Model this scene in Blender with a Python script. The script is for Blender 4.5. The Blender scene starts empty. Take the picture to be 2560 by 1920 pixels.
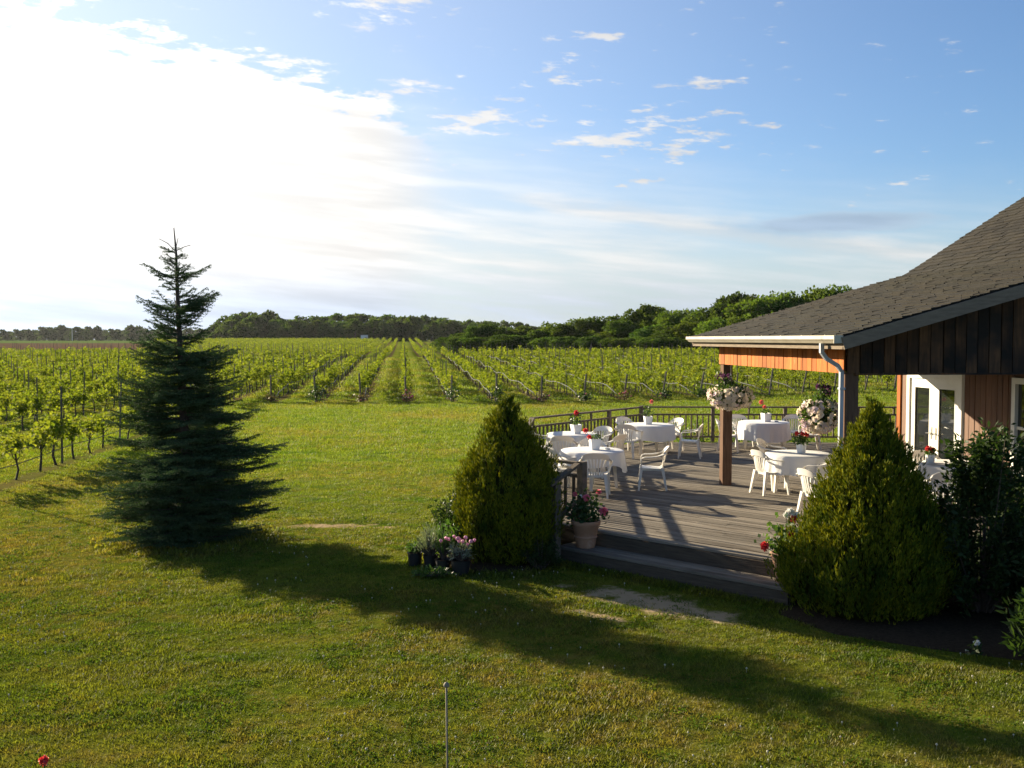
import bpy, math, random
import numpy as np
from mathutils import Vector, Matrix, noise as mnoise

R = math.radians
random.seed(7)
rng = np.random.default_rng(11)
scene = bpy.context.scene
COL = scene.collection

# ------------------------------------------------------------------ camera
CAM_H = 3.3
cam_data = bpy.data.cameras.new('camera')
cam = bpy.data.objects.new('camera', cam_data)
COL.objects.link(cam)
cam.location = (0, 0, CAM_H)
cam.rotation_euler = (R(90 - 2.573), 0, 0)
cam_data.sensor_width = 36
cam_data.lens = 34.98
cam_data.clip_start = 0.1
cam_data.clip_end = 6000
scene.camera = cam
scene.render.resolution_x, scene.render.resolution_y = 1024, 768

# ------------------------------------------------------------------ sun, sky
SUN_EL = R(17.0)
SUN_H = Vector((-0.74, 0.672, 0)).normalized()          # horizontal direction towards the sun
SUN_DIR = Vector((SUN_H.x * math.cos(SUN_EL), SUN_H.y * math.cos(SUN_EL), math.sin(SUN_EL)))
sd = bpy.data.lights.new('sun', 'SUN')
sd.energy = 5.0
sd.angle = R(0.55)
sd.color = (1.0, 0.86, 0.62)
sun = bpy.data.objects.new('sun', sd)
COL.objects.link(sun)
sun.rotation_euler = SUN_DIR.to_track_quat('Z', 'Y').to_euler()
sun.location = (-30, 30, 20)

SKY_STRENGTH = 0.05
world = bpy.data.worlds.new('World')
scene.world = world
world.use_nodes = True
def build_world():
    nt = world.node_tree
    for n in list(nt.nodes):
        nt.nodes.remove(n)
    N, L = nt.nodes.new, nt.links.new
    def math_(op, a, b=None, c=None, clamp=False):
        n = N('ShaderNodeMath'); n.operation = op; n.use_clamp = clamp
        for i, v in enumerate((a, b, c)):
            if v is None:
                continue
            if isinstance(v, (int, float)):
                n.inputs[i].default_value = v
            else:
                L(v, n.inputs[i])
        return n.outputs[0]
    def smooth(v, lo, hi):
        n = N('ShaderNodeMapRange'); n.interpolation_type = 'SMOOTHSTEP'
        L(v, n.inputs[0]); 
        for i, q in ((1, lo), (2, hi)):
            if isinstance(q, (int, float)):
                n.inputs[i].default_value = q
            else:
                L(q, n.inputs[i])
        n.inputs[3].default_value = 0; n.inputs[4].default_value = 1
        return n.outputs[0]
    def noise(vec, scale, detail=6, rough=0.55):
        n = N('ShaderNodeTexNoise'); n.inputs['Scale'].default_value = scale
        n.inputs['Detail'].default_value = detail; n.inputs['Roughness'].default_value = rough
        L(vec, n.inputs['Vector'])
        return n.outputs[0]
    def comb(x, y, z=0.0):
        n = N('ShaderNodeCombineXYZ')
        for i, v in enumerate((x, y, z)):
            if isinstance(v, (int, float)):
                n.inputs[i].default_value = v
            else:
                L(v, n.inputs[i])
        return n.outputs[0]
    def mix(f, a, b):
        n = N('ShaderNodeMix'); n.data_type = 'RGBA'
        L(f, n.inputs[0])
        for i, v in ((6, a), (7, b)):
            if isinstance(v, tuple):
                n.inputs[i].default_value = v
            else:
                L(v, n.inputs[i])
        return n.outputs[2]
    sky = N('ShaderNodeTexSky'); sky.sky_type = 'NISHITA'; sky.sun_disc = False
    sky.sun_elevation = SUN_EL
    sky.sun_rotation = math.atan2(SUN_H.x, SUN_H.y)
    sky.altitude = 0; sky.air_density = 1.0; sky.dust_density = 0.6; sky.ozone_density = 2.0
    tc = N('ShaderNodeTexCoord')
    sx = N('ShaderNodeSeparateXYZ'); L(tc.outputs['Generated'], sx.inputs[0])
    x, y, z = sx.outputs
    az = math_('MULTIPLY', math_('ARCTAN2', x, y), 180 / math.pi)          # degrees, 0 = straight ahead
    el = math_('MULTIPLY', math_('ARCSINE', z), 180 / math.pi)
    # cloud-plane coordinates: a layer high above, so that clouds flatten towards the horizon
    zc = math_('MAXIMUM', math_('ADD', z, 0.06), 0.03)
    plane = comb(math_('DIVIDE', x, zc), math_('DIVIDE', y, zc))
    azel = comb(math_('MULTIPLY', az, 0.10), math_('MULTIPLY', el, 0.34))
    # upper edge of the big cloud bank, as elevation over azimuth
    crv = N('ShaderNodeFloatCurve')
    L(math_('DIVIDE', math_('ADD', az, 180), 360), crv.inputs['Value'])
    c = crv.mapping.curves[0]
    pts = [(-180, 4), (-120, 6), (-75, 14), (-45, 18.5), (-27, 16.8), (-20, 16.0), (-14, 15.0), (-9, 13.9), (-6.2, 12.6), (-4, 11.0), (0, 9.6), (5, 8.6),
           (9, 7.8), (14, 6.4), (20, 6.0), (27, 5.0), (60, 4), (180, 4)]
    while len(c.points) < len(pts):
        c.points.new(0.5, 0.5)
    for p, (a, e) in zip(c.points, pts):
        p.location = ((a + 180) / 360, e / 40)
        p.handle_type = 'AUTO'
    crv.mapping.update()
    edge = math_('MULTIPLY', crv.outputs[0], 40)
    n_big = noise(azel, 2.2, 8, 0.6)
    n_fine = noise(azel, 6.0, 8, 0.62)
    wob = math_('ADD', math_('MULTIPLY', math_('SUBTRACT', n_big, 0.5), 7.0), math_('MULTIPLY', math_('SUBTRACT', n_fine, 0.5), 5.0))
    below = math_('ADD', math_('SUBTRACT', edge, el), wob)
    below_s = math_('ADD', math_('SUBTRACT', edge, el), math_('MULTIPLY', math_('SUBTRACT', n_big, 0.5), 2.5))
    bank_l = smooth(below, -0.1, 0.9)
    bank_r = smooth(below_s, -4.5, 6.5)
    leftness = smooth(az, -3.0, -8.5)
    # streaks that thin the veil on the far side from the sun
    streak_v = comb(math_('MULTIPLY', az, 0.055), math_('ADD', math_('MULTIPLY', el, 0.55), math_('MULTIPLY', az, 0.055)))
    streak = smooth(noise(streak_v, 2.0, 6, 0.55), 0.34, 0.68)
    veil_r = math_('MULTIPLY', bank_r, math_('ADD', 0.62, math_('MULTIPLY', streak, 0.38)))
    m1 = N('ShaderNodeMix'); m1.data_type = 'FLOAT'
    L(leftness, m1.inputs[0]); L(veil_r, m1.inputs[2]); L(bank_l, m1.inputs[3])
    veil = m1.outputs[0]
    # small broken clouds above the bank
    sm_v = comb(math_('ADD', math_('MULTIPLY', az, 0.14), math_('MULTIPLY', el, 0.10)), math_('MULTIPLY', el, 0.52))
    sm = noise(sm_v, 3.2, 9, 0.62)
    def blob(a, e, wa, we):
        u = math_('DIVIDE', math_('SUBTRACT', az, a), wa); v = math_('DIVIDE', math_('SUBTRACT', el, e), we)
        return math_('POWER', 2.718, math_('MULTIPLY', math_('ADD', math_('MULTIPLY', u, u), math_('MULTIPLY', v, v)), -1.0))
    gate = None
    for q in ((7.6, 11.2, 6.5, 1.5), (-1.6, 12.3, 4.2, 1.1), (-7.6, 18.2, 4.0, 1.3), (3.3, 14.7, 2.6, 0.8), (10.7, 14.0, 2.8, 0.45), (4.5, 16.7, 2.2, 0.4), (-5.3, 13.9, 2.4, 0.9),
              (-3.9, 9.9, 1.8, 0.7), (21.0, 9.6, 1.2, 0.3), (21.6, 8.3, 1.2, 0.25), (18.8, 7.5, 1.3, 0.35), (7.3, 8.9, 1.6, 0.4), (-26, 17.9, 3.4, 0.9), (38, 13, 5, 1.0), (-44, 24, 6, 1.5), (70, 10, 8, 1.2), (30, 26, 6, 1.2), (-12, 30, 7, 1.5)):
        g0 = blob(*q); gate = g0 if gate is None else math_('MAXIMUM', gate, g0)
    stray = math_('MULTIPLY', smooth(noise(comb(math_('MULTIPLY', az, 0.075), math_('ADD', math_('MULTIPLY', el, 0.16), 5.3)), 1.6, 2, 0.5), 0.55, 0.78), 0.10)
    gate = math_('MAXIMUM', gate, stray)
    small = math_('MULTIPLY', smooth(math_('ADD', math_('MULTIPLY', gate, 0.50), math_('MULTIPLY', math_('SUBTRACT', sm, 0.5), 2.6)), 0.30, 0.72), 0.92)
    # a long bright streak slanting down to the right, with a grey lens of cloud above it
    elc = math_('SUBTRACT', 8.4, math_('MULTIPLY', math_('ADD', az, 2.4), 0.16))
    bu = math_('DIVIDE', math_('SUBTRACT', math_('ADD', el, math_('MULTIPLY', math_('SUBTRACT', n_big, 0.5), 1.6)), elc), 0.95)
    band = math_('MULTIPLY', math_('POWER', 2.718, math_('MULTIPLY', math_('MULTIPLY', bu, bu), -1.0)), math_('MULTIPLY', smooth(az, -7.0, 3.0), smooth(az, 40.0, 20.0)))
    band = math_('MULTIPLY', band, math_('ADD', 0.55, math_('MULTIPLY', streak, 0.35)))
    lens = math_('MULTIPLY', smooth(math_('ADD', blob(18.5, 6.3, 6.5, 0.75), math_('MULTIPLY', math_('SUBTRACT', n_big, 0.5), 0.9)), 0.25, 0.9), 0.75)
    small = math_('MAXIMUM', small, band)
    cover = math_('MAXIMUM', math_('MAXIMUM', veil, small), lens)
    # cloud light: forward scattering brightens cloud towards the sun
    dot = N('ShaderNodeVectorMath'); dot.operation = 'DOT_PRODUCT'
    L(tc.outputs['Generated'], dot.inputs[0]); dot.inputs[1].default_value = SUN_DIR
    g = math_('POWER', math_('MAXIMUM', dot.outputs['Value'], 0.0), 5.0)
    bright = math_('ADD', 5.3, math_('MULTIPLY', g, 6.0))
    shade = N('ShaderNodeMapRange'); L(streak, shade.inputs[0]); shade.inputs[3].default_value = 0.82; shade.inputs[4].default_value = 1.0
    bright = math_('MULTIPLY', bright, shade.outputs[0])
    hor = smooth(el, 5.0, 1.2)           # greyer air low over the horizon
    ccol = mix(hor, (1.0, 0.985, 0.96, 1), (0.70, 0.79, 0.93, 1))
    ccol = mix(lens, ccol, (0.40, 0.56, 0.80, 1))
    sc = N('ShaderNodeVectorMath'); sc.operation = 'SCALE'; L(ccol, sc.inputs[0]); L(bright, sc.inputs['Scale'])
    skyg = N('ShaderNodeVectorMath'); skyg.operation = 'MULTIPLY'; L(sky.outputs[0], skyg.inputs[0]); skyg.inputs[1].default_value = (0.66, 0.83, 1.05)
    glow = math_('MULTIPLY', math_('POWER', math_('MAXIMUM', dot.outputs['Value'], 0.0), 3.0), 0.62, clamp=True)   # bright air round the sun
    skyg2 = mix(glow, skyg.outputs[0], (6.6, 6.75, 6.9, 1))
    tot = mix(cover, skyg2, sc.outputs[0])
    bg = N('ShaderNodeBackground'); L(tot, bg.inputs[0]); bg.inputs[1].default_value = SKY_STRENGTH
    out = N('ShaderNodeOutputWorld'); L(bg.outputs[0], out.inputs[0])
build_world()

vs = scene.view_settings
vs.view_transform = 'Standard'
vs.look = 'None'
vs.exposure = 1.7
vs.gamma = 1.0
vs.use_curve_mapping = False
scene.render.engine = 'CYCLES'
cy = scene.cycles
cy.use_denoising = True
cy.max_bounces = 6
cy.diffuse_bounces = 3
cy.glossy_bounces = 3
cy.transmission_bounces = 4
cy.transparent_max_bounces = 8
cy.caustics_reflective = False
cy.caustics_refractive = False
cy.sample_clamp_indirect = 6

# ------------------------------------------------------------------ helpers: tagging
def tag(o, label=None, cat=None, group=None, kind=None):
    if label: o['label'] = label
    if cat: o['category'] = cat
    if group: o['group'] = group
    if kind: o['kind'] = kind
    return o
def empty(name, loc=(0, 0, 0), rz=0.0, label=None, cat=None, group=None):
    o = bpy.data.objects.new(name, None)
    COL.objects.link(o)
    o.location = loc
    o.rotation_euler = (0, 0, rz)
    o.empty_display_size = 0.1
    return tag(o, label, cat, group)
def add(name, me, parent=None, loc=None, rot=None, scale=None):
    o = bpy.data.objects.new(name, me)
    COL.objects.link(o)
    if parent is not None: o.parent = parent
    if loc is not None: o.location = loc
    if rot is not None: o.rotation_euler = rot
    if scale is not None: o.scale = scale if hasattr(scale, '__len__') else (scale,) * 3
    return o
ORD = ['first', 'second', 'third', 'fourth', 'fifth', 'sixth', 'seventh', 'eighth', 'ninth', 'tenth', 'eleventh', 'twelfth', 'thirteenth',
       'fourteenth', 'fifteenth', 'sixteenth', 'seventeenth', 'eighteenth', 'nineteenth', 'twentieth']
TENS = {20: 'twenty', 30: 'thirty', 40: 'forty', 50: 'fifty', 60: 'sixty'}
TENTH = {30: 'thirtieth', 40: 'fortieth', 50: 'fiftieth', 60: 'sixtieth'}
def ordinal(i):                       # 0 -> first
    if i < 20: return ORD[i]
    n = i + 1
    if n % 10 == 0: return TENTH[n]
    return TENS[n // 10 * 10] + '-' + ORD[n % 10 - 1]

# ------------------------------------------------------------------ helpers: meshes
class MB:
    def __init__(self): self.v, self.f = [], []
    def add(self, verts, faces):
        b = len(self.v)
        self.v += [tuple(p) for p in verts]
        self.f += [tuple(i + b for i in q) for q in faces]
        return self
    def box(self, c, s, m=None):
        hx, hy, hz = s[0] / 2, s[1] / 2, s[2] / 2
        vs_ = [Vector((x * hx, y * hy, z * hz)) for x in (-1, 1) for y in (-1, 1) for z in (-1, 1)]
        if m is not None: vs_ = [m @ p for p in vs_]
        return self.add([(p[0] + c[0], p[1] + c[1], p[2] + c[2]) for p in vs_],
                        [(0, 1, 3, 2), (4, 6, 7, 5), (0, 4, 5, 1), (2, 3, 7, 6), (0, 2, 6, 4), (1, 5, 7, 3)])
    def beam(self, a, b, w, h, up=(0, 0, 1), w2=None, h2=None):
        a, b, up = Vector(a), Vector(b), Vector(up)
        d = (b - a).normalized()
        s = d.cross(up)
        if s.length < 1e-4: s = d.cross(Vector((1, 0, 0)))
        s.normalize(); u = s.cross(d).normalized()
        w2, h2 = w2 or w, h2 or h
        vs_ = []
        for p, ww, hh in ((a, w, h), (b, w2, h2)):
            for i, j in ((-1, -1), (1, -1), (1, 1), (-1, 1)):
                vs_.append(p + s * (i * ww / 2) + u * (j * hh / 2))
        return self.add(vs_, [(0, 3, 2, 1), (4, 5, 6, 7), (0, 1, 5, 4), (1, 2, 6, 5), (2, 3, 7, 6), (3, 0, 4, 7)])
    def sweep(self, pts, ws, ts, up):          # flat strip of width ws and thickness ts along a path; up = strip normal hint (vector or list)
        P = [Vector(p) for p in pts]; n = len(P); vs_ = []
        for i, p in enumerate(P):
            d = (P[min(i + 1, n - 1)] - P[max(i - 1, 0)]).normalized()
            u = Vector(up[i] if isinstance(up, list) else up)
            s = d.cross(u).normalized(); u = s.cross(d).normalized()
            w = ws[i] if hasattr(ws, '__len__') else ws
            t = ts[i] if hasattr(ts, '__len__') else ts
            for a, b in ((-1, -1), (1, -1), (1, 1), (-1, 1)):
                vs_.append(p + s * (a * w / 2) + u * (b * t / 2))
        fs = [(0, 3, 2, 1), tuple(4 * (n - 1) + k for k in range(4))]
        for i in range(n - 1):
            for k in range(4):
                fs.append((4 * i + k, 4 * i + (k + 1) % 4, 4 * i + 4 + (k + 1) % 4, 4 * i + 4 + k))
        return self.add(vs_, fs)
    def tube(self, pts, rs, n=6, cap=True):
        P = [Vector(p) for p in pts]; vs_ = []
        ref = None
        for i, p in enumerate(P):
            d = (P[min(i + 1, len(P) - 1)] - P[max(i - 1, 0)]).normalized()
            if ref is None:
                ref = Vector((1, 0, 0)) if abs(d.x) < 0.8 else Vector((0, 1, 0))
            s = d.cross(ref).normalized(); u = s.cross(d).normalized(); ref = u
            r = rs[i] if hasattr(rs, '__len__') else rs
            for k in range(n):
                a = 2 * math.pi * k / n
                vs_.append(p + s * (math.cos(a) * r) + u * (math.sin(a) * r))
        fs = []
        for i in range(len(P) - 1):
            for k in range(n):
                fs.append((n * i + k, n * i + (k + 1) % n, n * (i + 1) + (k + 1) % n, n * (i + 1) + k))
        if cap:
            fs.append(tuple(range(n - 1, -1, -1))); fs.append(tuple(n * (len(P) - 1) + k for k in range(n)))
        return self.add(vs_, fs)
    def lathe(self, prof, n=24, c=(0, 0, 0), cap_bottom=True, cap_top=False, fn=None):
        vs_, fs = [], []
        for i, (r, z) in enumerate(prof):
            for k in range(n):
                a = 2 * math.pi * k / n
                rr, zz = (r, z) if fn is None else fn(r, z, a, i)
                vs_.append((c[0] + math.cos(a) * rr, c[1] + math.sin(a) * rr, c[2] + zz))
        for i in range(len(prof) - 1):
            for k in range(n):
                fs.append((n * i + k, n * i + (k + 1) % n, n * (i + 1) + (k + 1) % n, n * (i + 1) + k))
        if cap_bottom: fs.append(tuple(range(n - 1, -1, -1)))
        if cap_top: fs.append(tuple(n * (len(prof) - 1) + k for k in range(n)))
        return self.add(vs_, fs)
    def grid(self, fn, nu, nv, thick=None):
        vs_, fs = [], []
        for i in range(nu + 1):
            for j in range(nv + 1):
                vs_.append(Vector(fn(i / nu, j / nv)))
        for i in range(nu):
            for j in range(nv):
                a = i * (nv + 1) + j
                fs.append((a, a + nv + 1, a + nv + 2, a + 1))
        if thick is not None:
            t = Vector(thick); m = len(vs_)
            vs_ += [p + t for p in vs_]
            fs += [tuple(m + q for q in reversed(f)) for f in fs[:nu * nv]]
            rim = [i * (nv + 1) for i in range(nu + 1)] + [nu * (nv + 1) + j for j in range(1, nv + 1)] + \
                  [i * (nv + 1) + nv for i in range(nu - 1, -1, -1)] + [j for j in range(nv - 1, 0, -1)]
            for a, b in zip(rim, rim[1:] + rim[:1]):
                fs.append((b, a, a + m, b + m))
        return self.add(vs_, fs)
    def mesh(self, name, mat, smooth=False, angle=None):
        me = bpy.data.meshes.new(name)
        me.from_pydata(self.v, [], self.f)
        if mat is not None: me.materials.append(mat)
        if smooth or angle:
            me.polygons.foreach_set('use_smooth', [True] * len(me.polygons))
            if angle:
                me.set_sharp_from_angle(angle=R(angle))
        me.update()
        return me
    def build(self, name, mat, parent=None, smooth=False, angle=None, **k):
        return add(name, self.mesh(name, mat, smooth, angle), parent, **k)

def quad_mesh(name, V, mats, midx=None):
    """V: (n,4,3) array of quads."""
    n = len(V)
    me = bpy.data.meshes.new(name)
    me.vertices.add(4 * n); me.loops.add(4 * n); me.polygons.add(n)
    me.vertices.foreach_set('co', np.ascontiguousarray(V, dtype=np.float32).reshape(-1))
    me.loops.foreach_set('vertex_index', np.arange(4 * n, dtype=np.int32))
    me.polygons.foreach_set('loop_start', np.arange(0, 4 * n, 4, dtype=np.int32))
    for m in (mats if isinstance(mats, (list, tuple)) else [mats]): me.materials.append(m)
    if midx is not None: me.polygons.foreach_set('material_index', np.asarray(midx, dtype=np.int32))
    me.update(calc_edges=True)
    me.validate()
    return me
def unit(a): return a / np.maximum(np.linalg.norm(a, axis=-1, keepdims=True), 1e-9)
def rand_dirs(n, r=rng): return unit(r.normal(size=(n, 3)))
def leaves(P, D, Ln, W, r=rng, side=None, belly=0.5):
    """rhombic leaves: root P, direction D, length Ln, width W -> (n,4,3)"""
    n = len(P)
    D = unit(D)
    s = unit(np.cross(D, rand_dirs(n, r) if side is None else side))
    Ln = np.broadcast_to(np.asarray(Ln, float).reshape(-1, 1), (n, 1)); W = np.broadcast_to(np.asarray(W, float).reshape(-1, 1), (n, 1))
    mid = P + D * Ln * belly
    return np.stack([P, mid + s * W / 2, P + D * Ln, mid - s * W / 2], axis=1)

# ------------------------------------------------------------------ helpers: materials
MATS = {}
def nodes(m):
    m.use_nodes = True
    nt = m.node_tree
    for n in list(nt.nodes): nt.nodes.remove(n)
    return nt, nt.nodes.new, nt.links.new
def mixc(N, L, f, a, b, mode='MIX'):
    n = N('ShaderNodeMix'); n.data_type = 'RGBA'; n.blend_type = mode
    if isinstance(f, (int, float)): n.inputs[0].default_value = f
    else: L(f, n.inputs[0])
    for i, v in ((6, a), (7, b)):
        if isinstance(v, tuple): n.inputs[i].default_value = (*v[:3], 1)
        else: L(v, n.inputs[i])
    return n.outputs[2]
def ramp(N, L, f, lo, hi, a=0.0, b=1.0):
    n = N('ShaderNodeMapRange'); L(f, n.inputs[0])
    n.inputs[1].default_value = lo; n.inputs[2].default_value = hi; n.inputs[3].default_value = a; n.inputs[4].default_value = b
    return n.outputs[0]
def noisef(N, L, vec, scale, detail=4, rough=0.55, stretch=None):
    if stretch is not None:
        mp = N('ShaderNodeMapping'); mp.inputs['Scale'].default_value = stretch; L(vec, mp.inputs[0]); vec = mp.outputs[0]
    n = N('ShaderNodeTexNoise'); n.inputs['Scale'].default_value = scale; n.inputs['Detail'].default_value = detail
    n.inputs['Roughness'].default_value = rough; L(vec, n.inputs['Vector'])
    return n.outputs[0]
def surf(name, c1, c2=None, scale=6.0, rough=0.7, stretch=None, bump=0.0, bscale=None, per_object=0.0, c3=None, scale3=1.0, thr3=(0.55, 0.7),
         spec=0.5, world_co=False, metal=0.0, transl=0.0, tcol=None, stretch3=None):
    m = bpy.data.materials.new(name); MATS[name] = m
    nt, N, L = nodes(m)
    if world_co: co = N('ShaderNodeNewGeometry').outputs['Position']
    else: co = N('ShaderNodeTexCoord').outputs['Object']
    oi = N('ShaderNodeObjectInfo')
    if per_object:
        va = N('ShaderNodeVectorMath'); va.operation = 'MULTIPLY_ADD'
        cmb = N('ShaderNodeCombineXYZ')
        for i in range(3): L(oi.outputs['Random'], cmb.inputs[i])
        L(cmb.outputs[0], va.inputs[0]); va.inputs[1].default_value = (37.0, 61.0, 23.0); L(co, va.inputs[2])
        co = va.outputs[0]
    col = None
    b = N('ShaderNodeBsdfPrincipled')
    f = noisef(N, L, co, scale, 6, 0.6, stretch)
    if c2 is not None: col = mixc(N, L, ramp(N, L, f, 0.3, 0.7), c1, c2)
    if c3 is not None:
        f3 = noisef(N, L, co, scale3, 4, 0.6, stretch3)
        col = mixc(N, L, ramp(N, L, f3, thr3[0], thr3[1]), col if col is not None else c1, c3)
    if per_object:
        hsv = N('ShaderNodeHueSaturation'); L(ramp(N, L, oi.outputs['Random'], 0, 1, 1 - per_object, 1 + per_object), hsv.inputs['Value'])
        if col is not None: L(col, hsv.inputs['Color'])
        else: hsv.inputs['Color'].default_value = (*c1, 1)
        col = hsv.outputs[0]
    if col is not None: L(col, b.inputs['Base Color'])
    else: b.inputs['Base Color'].default_value = (*c1, 1)
    b.inputs['Roughness'].default_value = rough
    b.inputs['Specular IOR Level'].default_value = spec
    b.inputs['Metallic'].default_value = metal
    if bump:
        bn = N('ShaderNodeBump'); bn.inputs['Strength'].default_value = bump; bn.inputs['Distance'].default_value = 0.02
        L(noisef(N, L, co, bscale or scale * 2, 5, 0.6, stretch), bn.inputs['Height']); L(bn.outputs[0], b.inputs['Normal'])
    out = N('ShaderNodeOutputMaterial')
    if transl:
        t = N('ShaderNodeBsdfTranslucent')
        if tcol is None and col is not None: L(col, t.inputs[0])
        else: t.inputs[0].default_value = (*(tcol or c1), 1)
        ms = N('ShaderNodeMixShader'); ms.inputs[0].default_value = transl
        L(b.outputs[0], ms.inputs[1]); L(t.outputs[0], ms.inputs[2]); L(ms.outputs[0], out.inputs[0])
    else: L(b.outputs[0], out.inputs[0])
    return m
def leafmat(name, c1, c2, c3=None, transl=0.4, tcol=None, rough=0.5, spec=0.3, scale=1.5, world_co=True, thr3=(0.5, 0.7), per_object=0.0):
    """foliage: colour varies leaf by leaf and in drifts, light passes through"""
    m = bpy.data.materials.new(name); MATS[name] = m
    nt, N, L = nodes(m)
    geo = N('ShaderNodeNewGeometry')
    col = mixc(N, L, geo.outputs['Random Per Island'], c1, c2)
    if c3 is not None:
        co = geo.outputs['Position'] if world_co else N('ShaderNodeTexCoord').outputs['Object']
        col = mixc(N, L, ramp(N, L, noisef(N, L, co, scale, 4, 0.6), thr3[0], thr3[1]), col, c3)
    if per_object:
        oi = N('ShaderNodeObjectInfo')
        hsv = N('ShaderNodeHueSaturation'); L(ramp(N, L, oi.outputs['Random'], 0, 1, 1 - per_object, 1 + per_object), hsv.inputs['Value'])
        L(ramp(N, L, oi.outputs['Random'], 0, 1, 0.485, 0.515), hsv.inputs['Hue'])
        L(col, hsv.inputs['Color']); col = hsv.outputs[0]
    b = N('ShaderNodeBsdfPrincipled'); L(col, b.inputs['Base Color'])
    b.inputs['Roughness'].default_value = rough; b.inputs['Specular IOR Level'].default_value = spec
    t = N('ShaderNodeBsdfTranslucent')
    tc = mixc(N, L, 1.0, col, tcol or (1.5, 1.55, 0.7), 'MULTIPLY'); L(tc, t.inputs[0])
    ms = N('ShaderNodeMixShader'); ms.inputs[0].default_value = transl
    L(b.outputs[0], ms.inputs[1]); L(t.outputs[0], ms.inputs[2])
    out = N('ShaderNodeOutputMaterial'); L(ms.outputs[0], out.inputs[0])
    return m

# ------------------------------------------------------------------ terrain
ROW_S, ROW_C = 0.109, 0.994          # vine rows run along (-ROW_S, ROW_C)
ROW_GAP, ROW_Q0 = 2.3, 0.16
_ty = np.array([-50, 46, 60, 80, 100, 115, 130, 150, 170, 210, 280, 360, 430, 700, 1200, 6000.0])
_tz = np.array([0, 0, 0.12, 0.50, 0.90, 1.06, 0.98, 0.65, 0.50, 0.70, 1.55, 2.35, 2.5, 2.2, 2.0, 2.0])
_fy = np.linspace(-50, 6000, 24200)
_fz = np.interp(_fy, _ty, _tz)
_k = np.hanning(61); _k /= _k.sum()
_fz = np.convolve(np.pad(_fz, 30, mode='edge'), _k, mode='valid')
def gz(x, y):
    return np.interp(y, _fy, _fz)
def row_start(x):
    return 51.0 + 0.45 * np.maximum(0.0, x - 2.0)

def lawn_nodes(N, L, pos):
    """turf colour from the place on the ground: green, yellow-green and straw drifts, with backlight painted in by distance (shared by sheet and blades)"""
    a = noisef(N, L, pos, 0.16, 4, 0.6)
    b = noisef(N, L, pos, 0.9, 5, 0.65, (1, 1.6, 1))
    c = noisef(N, L, pos, 3.3, 4, 0.6)
    col = mixc(N, L, ramp(N, L, b, 0.36, 0.64), (0.066, 0.120, 0.009), (0.140, 0.175, 0.016))
    mx = N('ShaderNodeMath'); mx.operation = 'MULTIPLY_ADD'; L(a, mx.inputs[0]); mx.inputs[1].default_value = 0.55
    m2 = N('ShaderNodeMath'); m2.operation = 'MULTIPLY'; L(c, m2.inputs[0]); m2.inputs[1].default_value = 0.45
    L(m2.outputs[0], mx.inputs[2])
    col = mixc(N, L, ramp(N, L, mx.outputs[0], 0.48, 0.64, 0, 0.72), col, (0.225, 0.160, 0.045))
    col = mixc(N, L, ramp(N, L, noisef(N, L, pos, 1.0, 3, 0.6, (0.05, 1.6, 1)), 0.42, 0.6, 0, 0.28), col, (0.175, 0.165, 0.03))
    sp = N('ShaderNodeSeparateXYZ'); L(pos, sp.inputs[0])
    return mixc(N, L, ramp(N, L, sp.outputs[1], 13.0, 27.0), mixc(N, L, 1.0, col, (0.90, 0.78, 0.74), 'MULTIPLY'), mixc(N, L, 1.0, col, (1.20, 1.22, 0.95), 'MULTIPLY'))  # backlight falloff painted into the turf colour: near lawn darker, far lawn brighter

BARE = [(1.80, 12.30, 1.25, 0.42, -0.75), (1.05, 11.75, 0.40, 0.15, -0.7), (-3.25, 17.5, 0.9, 0.22, 0.05), (-2.2, 17.35, 0.3, 0.10, 0.3)]
def bare_d(x, y):
    """<1 inside a worn patch"""
    out = np.full(np.shape(x), 9.0)
    for cx, cy_, rx, ry, a in BARE:
        dx, dy = x - cx, y - cy_
        u, v = dx * math.cos(a) + dy * math.sin(a), -dx * math.sin(a) + dy * math.cos(a)
        out = np.minimum(out, np.sqrt((u / rx) ** 2 + (v / ry) ** 2))
    return out

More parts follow.
